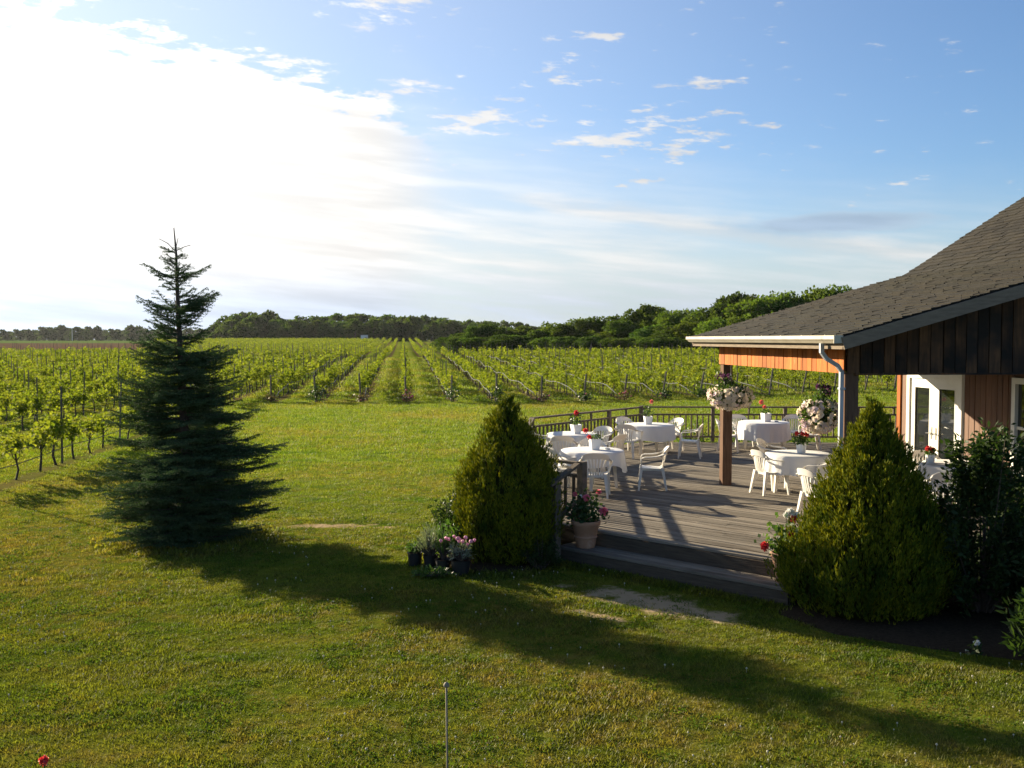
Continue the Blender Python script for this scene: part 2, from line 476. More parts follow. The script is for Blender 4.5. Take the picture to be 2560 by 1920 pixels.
def ground_material():
    m = bpy.data.materials.new('ground'); nt, N, L = nodes(m)
    def M(op, a, b=None, clamp=False):
        n = N('ShaderNodeMath'); n.operation = op; n.use_clamp = clamp
        for i, v in enumerate((a, b)):
            if v is None: continue
            if isinstance(v, (int, float)): n.inputs[i].default_value = v
            else: L(v, n.inputs[i])
        return n.outputs[0]
    pos = N('ShaderNodeNewGeometry').outputs['Position']
    s = N('ShaderNodeSeparateXYZ'); L(pos, s.inputs[0]); X, Y = s.outputs[0], s.outputs[1]
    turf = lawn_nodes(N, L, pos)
    fine = noisef(N, L, pos, 24.0, 4, 0.7)
    turf = mixc(N, L, ramp(N, L, fine, 0.3, 0.7, 0.0, 0.55), turf, (0.045, 0.060, 0.012))
    # worn sandy patches
    wob = noisef(N, L, pos, 2.6, 6, 0.7)
    mask = None
    for cx, cy_, rx, ry, a in BARE:
        dx, dy = M('SUBTRACT', X, cx), M('SUBTRACT', Y, cy_)
        u = M('DIVIDE', M('ADD', M('MULTIPLY', dx, math.cos(a)), M('MULTIPLY', dy, math.sin(a))), rx)
        v = M('DIVIDE', M('SUBTRACT', M('MULTIPLY', dy, math.cos(a)), M('MULTIPLY', dx, math.sin(a))), ry)
        d = M('SQRT', M('ADD', M('MULTIPLY', u, u), M('MULTIPLY', v, v)))
        mask = d if mask is None else M('MINIMUM', mask, d)
    bare = ramp(N, L, M('ADD', mask, M('MULTIPLY', M('SUBTRACT', wob, 0.5), 3.4)), 1.0, 0.55)
    sand = mixc(N, L, noisef(N, L, pos, 9, 5, 0.6), (0.28, 0.20, 0.115), (0.40, 0.30, 0.185))
    col = mixc(N, L, bare, turf, sand)
    # tilled strips under the vines
    q = M('ADD', M('MULTIPLY', X, ROW_C), M('MULTIPLY', Y, ROW_S))
    ph = M('SUBTRACT', M('FRACT', M('ADD', M('DIVIDE', M('SUBTRACT', q, ROW_Q0 + 0.12), ROW_GAP), 0.5)), 0.5)
    dist = M('ADD', M('MULTIPLY', M('ABSOLUTE', ph), ROW_GAP), M('MULTIPLY', M('SUBTRACT', noisef(N, L, pos, 1.1, 5, 0.65), 0.5), 1.0))
    strip = ramp(N, L, dist, 0.42, 0.16)
    st = M('ADD', 51.4, M('MULTIPLY', M('MAXIMUM', M('SUBTRACT', X, 2.0), 0.0), 0.45))
    inv = ramp(N, L, M('SUBTRACT', Y, st), -0.4, 0.4)
    leftblock = ramp(N, L, q, -7.6, -8.4)
    near_l = M('MULTIPLY', M('MULTIPLY', leftblock, ramp(N, L, Y, 19, 20)), 0.6)
    zone = M('MULTIPLY', M('MAXIMUM', inv, near_l), ramp(N, L, Y, 400, 390))
    soil = mixc(N, L, noisef(N, L, pos, 1.3, 5, 0.7), (0.070, 0.046, 0.028), (0.135, 0.088, 0.052))
    col = mixc(N, L, M('MULTIPLY', M('MULTIPLY', strip, zone), 0.85), col, soil)
    # open field beyond the vineyard on the far left: ploughed strip, then pale crop
    far = M('MULTIPLY', ramp(N, L, Y, 225, 235), ramp(N, L, M('ADD', X, M('MULTIPLY', Y, 0.33)), 0, -8))
    crop = mixc(N, L, ramp(N, L, Y, 325, 335), (0.105, 0.068, 0.046), (0.09, 0.14, 0.04))
    col = mixc(N, L, far, col, crop)
    b = N('ShaderNodeBsdfPrincipled'); L(col, b.inputs['Base Color']); b.inputs['Roughness'].default_value = 1.0
    b.inputs['Specular IOR Level'].default_value = 0.0
    bn = N('ShaderNodeBump'); L(ramp(N, L, Y, 25, 110, 0.9, 0.0), bn.inputs['Strength']); bn.inputs['Distance'].default_value = 0.05
    L(noisef(N, L, pos, 7.0, 6, 0.7), bn.inputs['Height']); L(bn.outputs[0], b.inputs['Normal'])
    out = N('ShaderNodeOutputMaterial'); L(b.outputs[0], out.inputs[0])
    return m
def build_ground():
    ys = np.concatenate([np.linspace(-60, 40, 26), np.linspace(42, 460, 150), np.linspace(500, 1200, 12), [1600, 2500, 4000, 5500]])
    xs = np.concatenate([[-4000, -2000, -1000, -500, -250], np.linspace(-150, 150, 41), [250, 500, 1000, 2000, 4000]])
    X, Y = np.meshgrid(xs, ys)
    Z = gz(X, Y)
    nx = len(xs)
    V = np.stack([X, Y, Z], -1).reshape(-1, 3)
    F = [(j * nx + i, j * nx + i + 1, (j + 1) * nx + i + 1, (j + 1) * nx + i) for j in range(len(ys) - 1) for i in range(nx - 1)]
    me = bpy.data.meshes.new('ground'); me.from_pydata(V.tolist(), [], F); me.materials.append(ground_material())
    me.polygons.foreach_set('use_smooth', [True] * len(F))
    tag(add('ground', me), 'mown lawn with straw-coloured dry drifts running into vineyard soil', 'ground', kind='structure')
build_ground()

# ------------------------------------------------------------------ the deck outline (needed for grass too)
DECK_Z = 0.45
DD = Vector((0.73, -0.683, 0)).normalized()        # boards run this way
DN = Vector((-DD.y, DD.x, 0))                      # away from the camera
L1, A_U, B_R = Vector((-0.05, 15.95, 0)), Vector((1.02, 14.95, 0)), Vector((3.68, 12.46, 0))
DECK = [(-0.05, 15.95), (3.68, 12.46), (9.0, 13.38), (9.6, 20.7), (11.6, 20.9), (11.6, 27.35), (3.56, 27.5), (0.42, 23.6)]
def inside(px, py, poly, grow=0.0):
    px, py = np.asarray(px), np.asarray(py)
    res = np.zeros(px.shape, bool)
    n = len(poly)
    for i in range(n):
        x1, y1 = poly[i]; x2, y2 = poly[(i + 1) % n]
        c = ((y1 > py) != (y2 > py)) & (px < (x2 - x1) * (py - y1) / (y2 - y1 + 1e-12) + x1)
        res ^= c
    return res
BED = [(3.35, 12.4), (3.2, 11.8), (3.6, 11.0), (4.5, 10.45), (5.6, 9.9), (7.5, 9.2), (9.5, 9.0), (9.5, 13.3), (3.5, 12.8)]

# ------------------------------------------------------------------ grass
def blade_mat():
    m = bpy.data.materials.new('grass_blades'); nt, N, L = nodes(m)
    geo = N('ShaderNodeNewGeometry')
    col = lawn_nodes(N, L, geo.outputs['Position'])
    hsv = N('ShaderNodeHueSaturation'); L(ramp(N, L, geo.outputs['Random Per Island'], 0, 1, 0.4, 1.5), hsv.inputs['Value']); L(col, hsv.inputs['Color'])
    d = N('ShaderNodeBsdfPrincipled'); L(hsv.outputs[0], d.inputs['Base Color']); d.inputs['Roughness'].default_value = 0.6; d.inputs['Specular IOR Level'].default_value = 0.25
    t = N('ShaderNodeBsdfTranslucent'); L(mixc(N, L, 1.0, hsv.outputs[0], (1.35, 1.35, 0.7), 'MULTIPLY'), t.inputs[0])
    ms = N('ShaderNodeMixShader'); ms.inputs[0].default_value = 0.42; L(d.outputs[0], ms.inputs[1]); L(t.outputs[0], ms.inputs[2])
    out = N('ShaderNodeOutputMaterial'); L(ms.outputs[0], out.inputs[0])
    return m
GRASS = blade_mat()
def tuft_mesh(name, nb, rad, hlo, hhi, w, mat):
    r = np.random.default_rng(hash(name) % 1000 if False else len(name) * 13 + nb)
    a = r.uniform(0, 2 * math.pi, nb); rr = rad * np.sqrt(r.uniform(0, 1, nb))
    P = np.stack([rr * np.cos(a), rr * np.sin(a), np.full(nb, -0.006)], 1)
    D = np.stack([r.normal(0, 0.5, nb), r.normal(0, 0.5, nb), np.ones(nb)], 1)
    return quad_mesh(name, leaves(P, D, r.uniform(hlo, hhi, nb), w * r.uniform(0.7, 1.3, nb), r, belly=0.35), mat)
def scatter(name, pts, scl, templates, label, cat, kind='stuff'):
    """one stuff object: instances of the templates on a cloud of points (geometry nodes)"""
    me = bpy.data.meshes.new(name)
    n = len(pts)
    me.vertices.add(n); me.vertices.foreach_set('co', np.asarray(pts, np.float32).reshape(-1))
    at = me.attributes.new('size', 'FLOAT', 'POINT'); at.data.foreach_set('value', np.asarray(scl, np.float32))
    at = me.attributes.new('turn', 'FLOAT', 'POINT'); at.data.foreach_set('value', rng.uniform(0, 6.283, n).astype(np.float32))
    o = add(name, me)
    ng = bpy.data.node_groups.new(name, 'GeometryNodeTree')
    ng.interface.new_socket('Geometry', in_out='INPUT', socket_type='NodeSocketGeometry')
    ng.interface.new_socket('Geometry', in_out='OUTPUT', socket_type='NodeSocketGeometry')
    N, L = ng.nodes.new, ng.links.new
    gi, go = N('NodeGroupInput'), N('NodeGroupOutput')
    j = N('GeometryNodeJoinGeometry')
    for t in templates:
        inf = N('GeometryNodeObjectInfo'); inf.inputs['Object'].default_value = t; inf.inputs['As Instance'].default_value = True
        L(inf.outputs['Geometry'], j.inputs[0])
    # join keeps each object as one instance: pick among them
    iop = N('GeometryNodeInstanceOnPoints'); iop.inputs['Pick Instance'].default_value = True
    L(gi.outputs[0], iop.inputs['Points']); L(j.outputs[0], iop.inputs['Instance'])
    na = N('GeometryNodeInputNamedAttribute'); na.data_type = 'FLOAT'; na.inputs[0].default_value = 'size'
    nb = N('GeometryNodeInputNamedAttribute'); nb.data_type = 'FLOAT'; nb.inputs[0].default_value = 'turn'
    cx = N('ShaderNodeCombineXYZ'); L(nb.outputs[0], cx.inputs[2])
    L(cx.outputs[0], iop.inputs['Rotation'])
    L(na.outputs[0], iop.inputs['Scale'])
    L(iop.outputs[0], go.inputs[0])
    md = o.modifiers.new('scatter', 'NODES'); md.node_group = ng
    tag(o, label, cat, kind=kind)
    return o
def template(name, me):
    return bpy.data.objects.new(name, me)
def field_points(y0, y1, dens, margin=0.04, n_max=400000):
    """even random points on the ground that the camera (or its neighbours) could see between two distances"""
    w1 = 0.54 * y1 + 1.5
    n = int(2 * w1 * (y1 - y0) * dens)
    x = rng.uniform(-w1, w1, n); y = rng.uniform(y0, y1, n)
    k = np.abs(x) < 0.54 * y + 1.5
    x, y = x[k], y[k]
    k = ~inside(x, y, DECK) & ~inside(x, y, BED) & ~((x > 8.0) & (y < 26) & (y > 12))
    x, y = x[k], y[k]
    wob = np.array([mnoise.noise(Vector((a * 2.6, b * 2.6, 0))) for a, b in zip(x, y)]) * 0.5 if n < 250000 else rng.normal(0, 0.2, len(x))
    bd = bare_d(x, y) + wob * 2.0
    k = (bd > 0.85) | (rng.uniform(0, 1, len(x)) < 0.10)
    x, y = x[k], y[k]
    q = x * ROW_C + y * ROW_S
    d = np.abs((((q - ROW_Q0 - 0.12) / ROW_GAP + 0.5) % 1) - 0.5) * ROW_GAP
    invine = (y > row_start(x)) | ((q < -8.0) & (y > 20))
    k = ~(invine & (d < 0.32 + rng.normal(0, 0.12, len(x))))
    return np.stack([x[k], y[k], gz(x[k], y[k])], 1)
def build_grass():
    ta = [template('grass_tuft', tuft_mesh('grass_tuft_%d' % i, 18, 0.085, 0.014, 0.036 + 0.006 * i, 0.0065, GRASS)) for i in range(4)]
    tb = [template('grass_tuft', tuft_mesh('grass_wide_tuft_%d' % i, 18, 0.20, 0.035, 0.095 + 0.012 * i, 0.016, GRASS)) for i in range(4)]
    p1 = field_points(5.5, 13.0, 300); p2 = field_points(13.0, 25.0, 190); p2 = p2[rng.uniform(18, 26, len(p2)) > p2[:, 1]]; p3 = field_points(16, 52, 60); p4 = field_points(52, 118, 9)
    def patchy(p):      # taller where the drift is green
        return np.array([0.75 + 0.55 * (mnoise.noise(Vector((a * 0.7, b * 0.9, 3.0))) + 0.3) for a, b, _ in p]).clip(0.45, 1.5)
    pn = np.concatenate([p1, p2]); sn = patchy(pn) * rng.uniform(0.7, 1.3, len(pn))
    scatter('grass', pn, sn, ta, 'short mown lawn grass in front of the deck', 'grass')
    pf = np.concatenate([p3, p4]); sf = rng.uniform(0.7, 1.3, len(pf)) * np.interp(pf[:, 1], [16, 22, 36, 52, 60], [0.30, 0.5, 0.85, 1.0, 1.7])
    scatter('grass', pf, sf, tb, 'mown grass stretching to and between the vine rows', 'grass')
    # broad-leaved clover and weeds in drifts, and longer tufts left standing along the step and under the trees
    wm = leafmat('clover_leaf', (0.040, 0.078, 0.010), (0.090, 0.130, 0.016), transl=0.35, rough=0.9, spec=0.04)
    tw = []
    for i in range(3):
        r = np.random.default_rng(60 + i); n = 22
        a = r.uniform(0, 6.283, n); rr = 0.09 * np.sqrt(r.uniform(0, 1, n))
        P = np.stack([rr * np.cos(a), rr * np.sin(a), r.uniform(0.004, 0.022, n)], 1)
        tw.append(template('clover_clump', quad_mesh('clover_clump', leaves(P, rand_dirs(n, r) * np.array([1, 1, 0.35]), 0.018, 0.018, r), wm)))
    pw = field_points(5.5, 20.0, 75)
    kw = np.array([mnoise.noise(Vector((a * 0.9, b * 1.1, 21.0))) + 0.5 * mnoise.noise(Vector((a * 3.0, b * 3.0, 4.0))) for a, b, _ in pw]) + rng.normal(0, 0.28, len(pw)) > 0.30
    scatter('clover', pw[kw], rng.uniform(0.7, 1.4, kw.sum()), tw, 'dark green clover drifts in the near lawn', 'clover')
    ed = []
    for i in range(1500):
        s_ = rng.uniform(-0.3, 3.6); o_ = 0.47 + abs(rng.normal(0, 0.05)); q = A_U + DD * s_ - DN * o_; ed.append((q.x, q.y, 0))
    for i in range(900):
        a = rng.uniform(0, 6.283); rr = 1.15 + rng.normal(0, 0.16); ed.append((-5.35 + rr * math.cos(a), 16.35 + rr * math.sin(a), 0))
    for i in range(500):
        a = rng.uniform(0, 6.283); rr = 0.9 + rng.normal(0, 0.10); ed.append((-0.3 + rr * 1.1 * math.cos(a), 14.7 + rr * math.sin(a), 0))
    ed = np.array([e for e in ed if not inside(np.array([e[0]]), np.array([e[1]]), DECK)[0]])
    scatter('grass', ed, rng.uniform(1.2, 2.6, len(ed)), ta, 'longer untrimmed grass along the step and under the conifers', 'grass')
    # clover heads
    cl = surf('clover_head', (0.50, 0.47, 0.36), rough=0.8, transl=0.2)
    mb = MB().lathe([(0.001, 0.0), (0.0012, 0.030), (0.007, 0.032), (0.009, 0.038), (0.006, 0.045), (0.001, 0.047)], 6)
    pc = field_points(5.5, 21.0, 9.0)
    keep = np.array([mnoise.noise(Vector((a * 0.45, b * 0.6, 9.0))) for a, b, _ in pc]) + rng.uniform(-0.25, 0.25, len(pc)) > 0.0
    scatter('clover', pc[keep], rng.uniform(0.6, 1.15, keep.sum()), [template('clover_head', mb.mesh('clover_head', cl))], 'small white clover heads dotted through the lawn', 'clover')
build_grass()

# ------------------------------------------------------------------ vineyard
VINE_LEAF = leafmat('vine_leaf', (0.074, 0.116, 0.012), (0.172, 0.206, 0.024), (0.205, 0.220, 0.036), transl=0.42, scale=0.9, tcol=(1.5, 1.45, 0.55), rough=0.8, spec=0.1)
BARK = surf('vine_bark', (0.035, 0.026, 0.02), (0.075, 0.055, 0.04), 22, 0.9, bump=0.6)
POSTWOOD = surf('trellis_wood', (0.06, 0.052, 0.045), (0.13, 0.11, 0.09), 12, 0.9, (1, 1, 0.1), per_object=0.25)
NET = surf('rolled_net', (0.075, 0.082, 0.080), (0.15, 0.155, 0.15), 30, 0.9, spec=0.1)
def vine_parts(seed, n_leaf, lsize, simple=False):
    r = np.random.default_rng(seed)
    bend = r.normal(0, 0.07, 2); top = r.uniform(0.74, 0.86)
    pts = [(0, 0, -0.06), (bend[0] * 0.6, bend[1], 0.25), (bend[0] + r.normal(0, 0.03), bend[1] * 0.4, 0.5), (bend[0] * 0.3, r.normal(0, 0.06), top)]
    tr = MB().tube(pts, [0.034, 0.028, 0.024, 0.022], 4 if simple else 6, cap=False)
    if not simple:
        for s in (-1, 1):
            tr.tube([pts[-1], (0, s * 0.28, top + 0.05), (0, s * 0.58, top + 0.02)], [0.02, 0.014, 0.008], 5, cap=False)
            tr.tube([pts[2], (bend[0] + s * 0.05, s * 0.12, 0.62), (0, s * 0.3, top)], [0.017, 0.014, 0.010], 5, cap=False)
    nsh = 13 if not simple else 9
    base = np.stack([r.normal(0, 0.06, nsh), r.uniform(-0.60, 0.60, nsh), np.full(nsh, top) + r.normal(0, 0.05, nsh)], 1)
    tip = base + np.stack([r.normal(0, 0.10, nsh), r.normal(0, 0.16, nsh), r.uniform(0.16, 0.52, nsh)], 1)
    i = r.integers(0, nsh, n_leaf); t = r.uniform(-0.25, 1, n_leaf)[:, None]
    P = base[i] * (1 - t) + tip[i] * t + r.normal(0, 0.075, (n_leaf, 3)) * (1.15 - 0.6 * np.abs(t))
    D = rand_dirs(n_leaf, r) + np.array([0, 0, -0.25])
    sz = lsize * r.uniform(0.6, 1.25, n_leaf) * (1.1 - 0.35 * t[:, 0].clip(0, 1))
    return tr, leaves(P, D, sz, sz * 0.95, r, belly=0.42)
def mesh_arrays(mb): return np.array(mb.v, float), mb.f
NEAR_V, FAR_V = [], []
for i in range(7):
    tr, lv = vine_parts(100 + i, 330, 0.112)
    NEAR_V.append((tr.mesh('vine_trunk', BARK, True), quad_mesh('vine_foliage', lv, VINE_LEAF)))
for i in range(6):
    FAR_V.append(vine_parts(200 + i, 58, 0.19, True))
def row_xy(k, y):
    return ((ROW_Q0 + ROW_GAP * k) - ROW_S * y) / ROW_C
def row_name(k):
    if k == 0: return 'the straight central row'
    return '%s row %s of the central row' % (ordinal(abs(k) - 1), 'left' if k < 0 else 'right')
def build_vineyard():
    vines, posts = [], []
    for k in range(-30, 19):
        if k == -5: y0 = 60.0
        elif k <= -4: y0 = 21.0
        else: y0 = float(row_start(row_xy(k, 52.0)))
        y, j, n_on = y0 + 0.9, 0, 0
        np_ = 0
        while y < 124:
            x = row_xy(k, y)
            seen = abs(x) < 0.53 * y + 0.8
            if seen:
                if not (y > 30 and random.random() < 0.08):
                    vines.append([y, k, n_on, x + random.gauss(0, 0.04), y])
                    n_on += 1
            y += 1.38 + random.uniform(-0.12, 0.12)
        y = y0
        while y < 124:
            x = row_xy(k, y)
            if abs(x) < 0.53 * y + 0.5:
                posts.append([y, k, np_, x, y]); np_ += 1
            y += 5.4
    # hide vines that the building and deck conceal
    def hidden(v):
        x, y = v[3], v[4]
        return x / y > 0.46
    vines = [v for v in vines if not hidden(v)]; posts = [v for v in posts if not hidden(v)]
    vines.sort(key=lambda v: v[0] + max(0, -v[1] - 8) * 2.0); posts.sort(key=lambda v: v[0])
    for idx, (_, k, j, x, y) in enumerate(vines[:290]):
        t = empty('grapevine', (x, y, float(gz(x, y))), math.atan2(ROW_S, ROW_C) + random.choice((0, math.pi)) + random.uniform(-.1, .1),
                  'leafy grapevine, %s from the lawn in %s' % (ordinal(j), row_name(k)), 'grapevine', 'grapevines in rows')
        s = random.uniform(0.82, 1.16)
        t.scale = (s, s, s * random.uniform(0.92, 1.08))
        tm, lm = random.choice(NEAR_V)
        add('trunk', tm, t); add('foliage', lm, t)
    VQ, TV, TF, nb = [], [], [], 0
    def lump(x, y, zb, s, rz, leaf_only=False):
        nonlocal nb
        tr, lv = random.choice(FAR_V)
        c, sn = math.cos(rz), math.sin(rz)
        M = np.array([[c, -sn, 0], [sn, c, 0], [0, 0, 1]]) * s
        VQ.append(lv @ M.T + np.array([x, y, zb]))
        if not leaf_only:
            V, F = mesh_arrays(tr)
            TV.append(V @ M.T + np.array([x, y, zb])); TF.extend([tuple(i + nb for i in f) for f in F]); nb += len(V)
    for _, k, j, x, y in vines[290:]:
        lump(x, y, float(gz(x, y)), random.uniform(0.86, 1.12), math.atan2(ROW_S, ROW_C) + random.choice((0, math.pi)))
    # second slope, beyond the swell
    for k in range(-62, 3):
        y = 150.0
        while y < 385:
            x = row_xy(k, y)
            if -0.36 * y < x < -0.062 * y + 3 and (y > 205 or abs(k) < 12):
                lump(x, y, float(gz(x, y)), random.uniform(0.95, 1.2), math.atan2(ROW_S, ROW_C) + random.choice((0, math.pi)), True)
            y += 1.45 if y < 260 else 2.3
    tag(add('vine_foliage', quad_mesh('vine_foliage_mass', np.concatenate(VQ), VINE_LEAF)), 'mass of green vine foliage in the farther rows up to the wood', 'vines', kind='stuff')
    me = bpy.data.meshes.new('vine_trunk_mass'); me.from_pydata(np.concatenate(TV).tolist(), [], TF); me.materials.append(BARK)
    tag(add('vine_trunks', me), 'dark vine trunks in the farther rows', 'vines', kind='stuff')
    # posts
    thick = MB().tube([(0, 0, -0.1), (0, 0, 1.5)], [0.052, 0.046], 7).mesh('trellis_post', POSTWOOD, angle=40)
    thin = MB().tube([(0, 0, -0.1), (0, 0, 1.95)], [0.028, 0.024], 6).mesh('trellis_post', POSTWOOD, angle=40)
    for _, k, j, x, y in posts[:220]:
        end = j == 0 and (k > -4)
        lean = R(random.uniform(4, 13)) if end else R(random.gauss(0, 1.6))
        o = add('trellis_post', thick if end else thin, None, (x, y, float(gz(x, y))), (lean, R(random.gauss(0, 1.5)) + (R(6) if end and k > 3 else 0), 0), (1, 1, random.uniform(0.9, 1.06)))
        tag(o, '%s wooden post, %s from the lawn in %s' % ('stout leaning' if end else 'slim', ordinal(j), row_name(k)), 'post', 'vineyard posts')
    PM = MB()
    for _, k, j, x, y in posts[220:]:
        z = float(gz(x, y)); PM.tube([(x, y, z), (x, y, z + 1.85)], [0.03, 0.026], 4, cap=False)
    tag(PM.build('trellis_posts', POSTWOOD), 'slim posts standing in the farther vine rows', 'posts', kind='stuff')
    # bird net rolled up along the rows, and the wires
    for k in (-3, -2, -1, 1, 2, 3, 4, 5, 6, 7, 8, 9, 10):
        y0 = float(row_start(row_xy(k, 52.0))) + 0.3
        pts = []
        y = y0; i = 0
        while y < 108:
            x = row_xy(k, y) + (0.16 if k < 0 else -0.17)
            sag = 0.55 + 0.10 * math.sin(i * 1.05 + k) + random.gauss(0, 0.02)
            if i == 0: sag = 0.18
            if i == 1: sag = 0.42
            pts.append((x, y, float(gz(x, y)) + sag)); y += 1.7; i += 1
        tag(MB().tube(pts, 0.024, 5).build('rolled_bird_net', NET, smooth=True), 'grey rolled bird net hanging along %s' % row_name(k), 'net', 'rolled nets along the rows')
    for k in (-8, -7, -6, -4):
        ya = max(21.0, 0) ; pts = []
        y = ya
        while y < 60:
            x = row_xy(k, y)
            if abs(x) < 0.53 * y + 2: pts.append((x + 0.1, y, float(gz(x, y)) + 0.42 + 0.03 * math.sin(y)))
            y += 2.0
        tag(MB().tube(pts, 0.011, 4).build('drip_line', POSTWOOD), 'dark drip line slung along %s' % row_name(k), 'hose', 'drip lines')
build_vineyard()

# ------------------------------------------------------------------ roses at the row ends
ROSE_LEAF = leafmat('rose_leaf', (0.020, 0.045, 0.012), (0.05, 0.085, 0.02), transl=0.3)
ROSE_DRY = leafmat('rose_dry', (0.12, 0.075, 0.045), (0.09, 0.085, 0.035), transl=0.25)
PINK = surf('rose_pink', (0.62, 0.13, 0.20), rough=0.6, transl=0.3)
def build_roses():
    kinds = {-3: ('dry', 0), -2: ('green', 0), -1: ('dry', 2), 0: ('dry', 9), 1: ('green', 0), 2: ('green', 0), 3: ('dry', 3), 4: ('green', 1), 5: ('dry', 7), 6: ('green', 6), 7: ('green', 2), 8: ('green', 3)}
    for k, (kind, nf) in kinds.items():
        x0 = row_xy(k, 52); y = float(row_start(x0)) - 0.25; x = row_xy(k, y) + 0.05
        r = np.random.default_rng(900 + k)
        h = 1.0 if k in (1, 2, -2) else 0.62
        n = 260 if kind == 'green' else 150
        t = empty('rose_bush', (x, y, float(gz(x, y))), 0, '%s rose bush at the lawn end of %s' % ({'green': 'dark green', 'dry': 'sparse brownish'}[kind], row_name(k)), 'rose bush', 'roses at the row ends')
        P = r.normal(0, 1, (n, 3)) * np.array([0.2, 0.2, 0.2 * h]) + np.array([0, 0, 0.48 * h]); P[:, 2] = P[:, 2].clip(0.03)
        add('foliage', quad_mesh('rose_foliage', leaves(P, rand_dirs(n, r), 0.10, 0.085, r), ROSE_LEAF if kind == 'green' else ROSE_DRY), t)
        st = MB()
        for i in range(6):
            a = r.uniform(0, 6.28); st.tube([(0.02 * math.cos(a), 0.02 * math.sin(a), -0.03), (0.12 * math.cos(a), 0.12 * math.sin(a), 0.3 * h), (0.24 * math.cos(a), 0.24 * math.sin(a), 0.75 * h)], [0.012, 0.009, 0.005], 4, cap=False)
        st.build('stems', BARK, t)
        fm = MB().lathe([(0.01, -0.03), (0.05, 0.0), (0.045, 0.03), (0.01, 0.045)], 7).mesh('rose_flower', PINK, True)
        for i in range(nf):
            add('flower', fm, t, (r.normal(0, 0.2), r.normal(-0.1, 0.12), 0.5 * h + r.normal(0, 0.16)))
build_roses()

# ------------------------------------------------------------------ woods and hedgerow trees
TREE_LEAF = leafmat('tree_leaf', (0.030, 0.060, 0.012), (0.070, 0.110, 0.024), (0.085, 0.120, 0.026), transl=0.32, scale=0.16, per_object=0.28, tcol=(1.5, 1.5, 0.55), rough=0.9, spec=0.05)
TREE_LIGHT = leafmat('tree_leaf_light', (0.055, 0.092, 0.015), (0.105, 0.142, 0.027), (0.042, 0.076, 0.014), transl=0.36, scale=0.2, per_object=0.2, tcol=(1.5, 1.5, 0.55), rough=0.9, spec=0.05)
TRUNK = surf('tree_bark', (0.05, 0.04, 0.032), (0.10, 0.085, 0.07), 6, 0.9, (1, 1, 0.2))
def tree_mesh(seed, n_lobes, n_leaf, leaf, mat, spread=1.0, skew=0.0, low=0.0):
    """a broad-leaved tree of unit height 10 m: trunk and limbs, crown of leaf-covered lobes with gaps"""
    r = np.random.default_rng(seed)
    tr = MB().tube([(0, 0, -0.6), (0.1, 0, 1.6), (r.normal(0, .2), r.normal(0, .2), 4.5), (r.normal(0, .4), r.normal(0, .4), 7.5)], [0.34, 0.26, 0.18, 0.06], 7, cap=False)
    C, S = [], []
    for i in range(n_lobes):
        h = r.uniform(0.16, 1.0) ** 0.9
        env = math.sin(math.pi * (0.12 + 0.83 * h)) ** 0.6
        a = r.uniform(0, 2 * math.pi); rad = 3.3 * spread * env * math.sqrt(r.uniform(0.15, 1))
        z = 1.2 + 7.3 * h if low == 0 else 0.7 + 7.8 * (h - 0.16) / 0.84
        s = r.uniform(0.85, 1.55) * (0.75 + 0.35 * env)
        C.append((rad * math.cos(a) + skew * h, rad * math.sin(a), z)); S.append(s)
        if i % 3 == 0:
            tr.tube([(0, 0, 1.4 + 0.45 * z), (C[-1][0] * 0.5, C[-1][1] * 0.5, 0.72 * z + 0.5), C[-1]], [0.10, 0.07, 0.03], 5, cap=False)
    C, S = np.array(C), np.array(S)
    i = r.choice(n_lobes, n_leaf, p=S ** 2 / (S ** 2).sum())
    d = rand_dirs(n_leaf, r); d[:, 2] = np.abs(d[:, 2]) * np.where(r.uniform(0, 1, n_leaf) < 0.75, 1, -1)
    rr = S[i][:, None] * (0.62 + 0.42 * r.uniform(0, 1, (n_leaf, 1)) ** 0.6)
    P = C[i] + d * rr * np.array([1, 1, 0.8]) + r.normal(0, 0.09, (n_leaf, 3))
    P[:, 2] = P[:, 2].clip(0.25)
    D = unit(d * 0.5 + rand_dirs(n_leaf, r) * 0.9 + np.array([0, 0, 0.1]))
    sz = leaf * r.uniform(0.6, 1.4, n_leaf)
    return tr.mesh('tree_trunk', TRUNK, True), quad_mesh('tree_crown', leaves(P, D, sz, sz * 0.75, r), mat)
FAR_T = [tree_mesh(300 + i, 30, 2800, 0.70, TREE_LEAF, 1.15, 0.0, 1.0) for i in range(5)]
MID_T = [tree_mesh(400 + i, 28, 6000, 0.42, TREE_LEAF, 1.0 + 0.1 * i, 0.3) for i in range(4)]
LIGHT_T = [tree_mesh(500 + i, 24, 5000, 0.40, TREE_LIGHT, 0.95 + 0.15 * i) for i in range(3)]
F_PX = 995.0
def put_tree(px, top_py, depth, kinds, label, group, wide=1.0, name='broadleaf_tree', cat='tree'):
    """a tree whose place is given by bearing and distance, its height by where its top stands against the sky"""
    x = (px - 512) / F_PX * depth
    zb = float(gz(x, depth)) - 0.2
    h = max(1.5, CAM_H + (339.3 - top_py) / F_PX * depth - zb)
    t = empty(name, (x, depth, zb), random.uniform(0, 6.28), label, cat, group)
    tm, cm = random.choice(kinds)
    s = h / 9.0
    t.scale = (s * wide, s * wide * random.uniform(0.9, 1.1), s)
    add('trunk', tm, t); add('crown', cm, t)
    return t
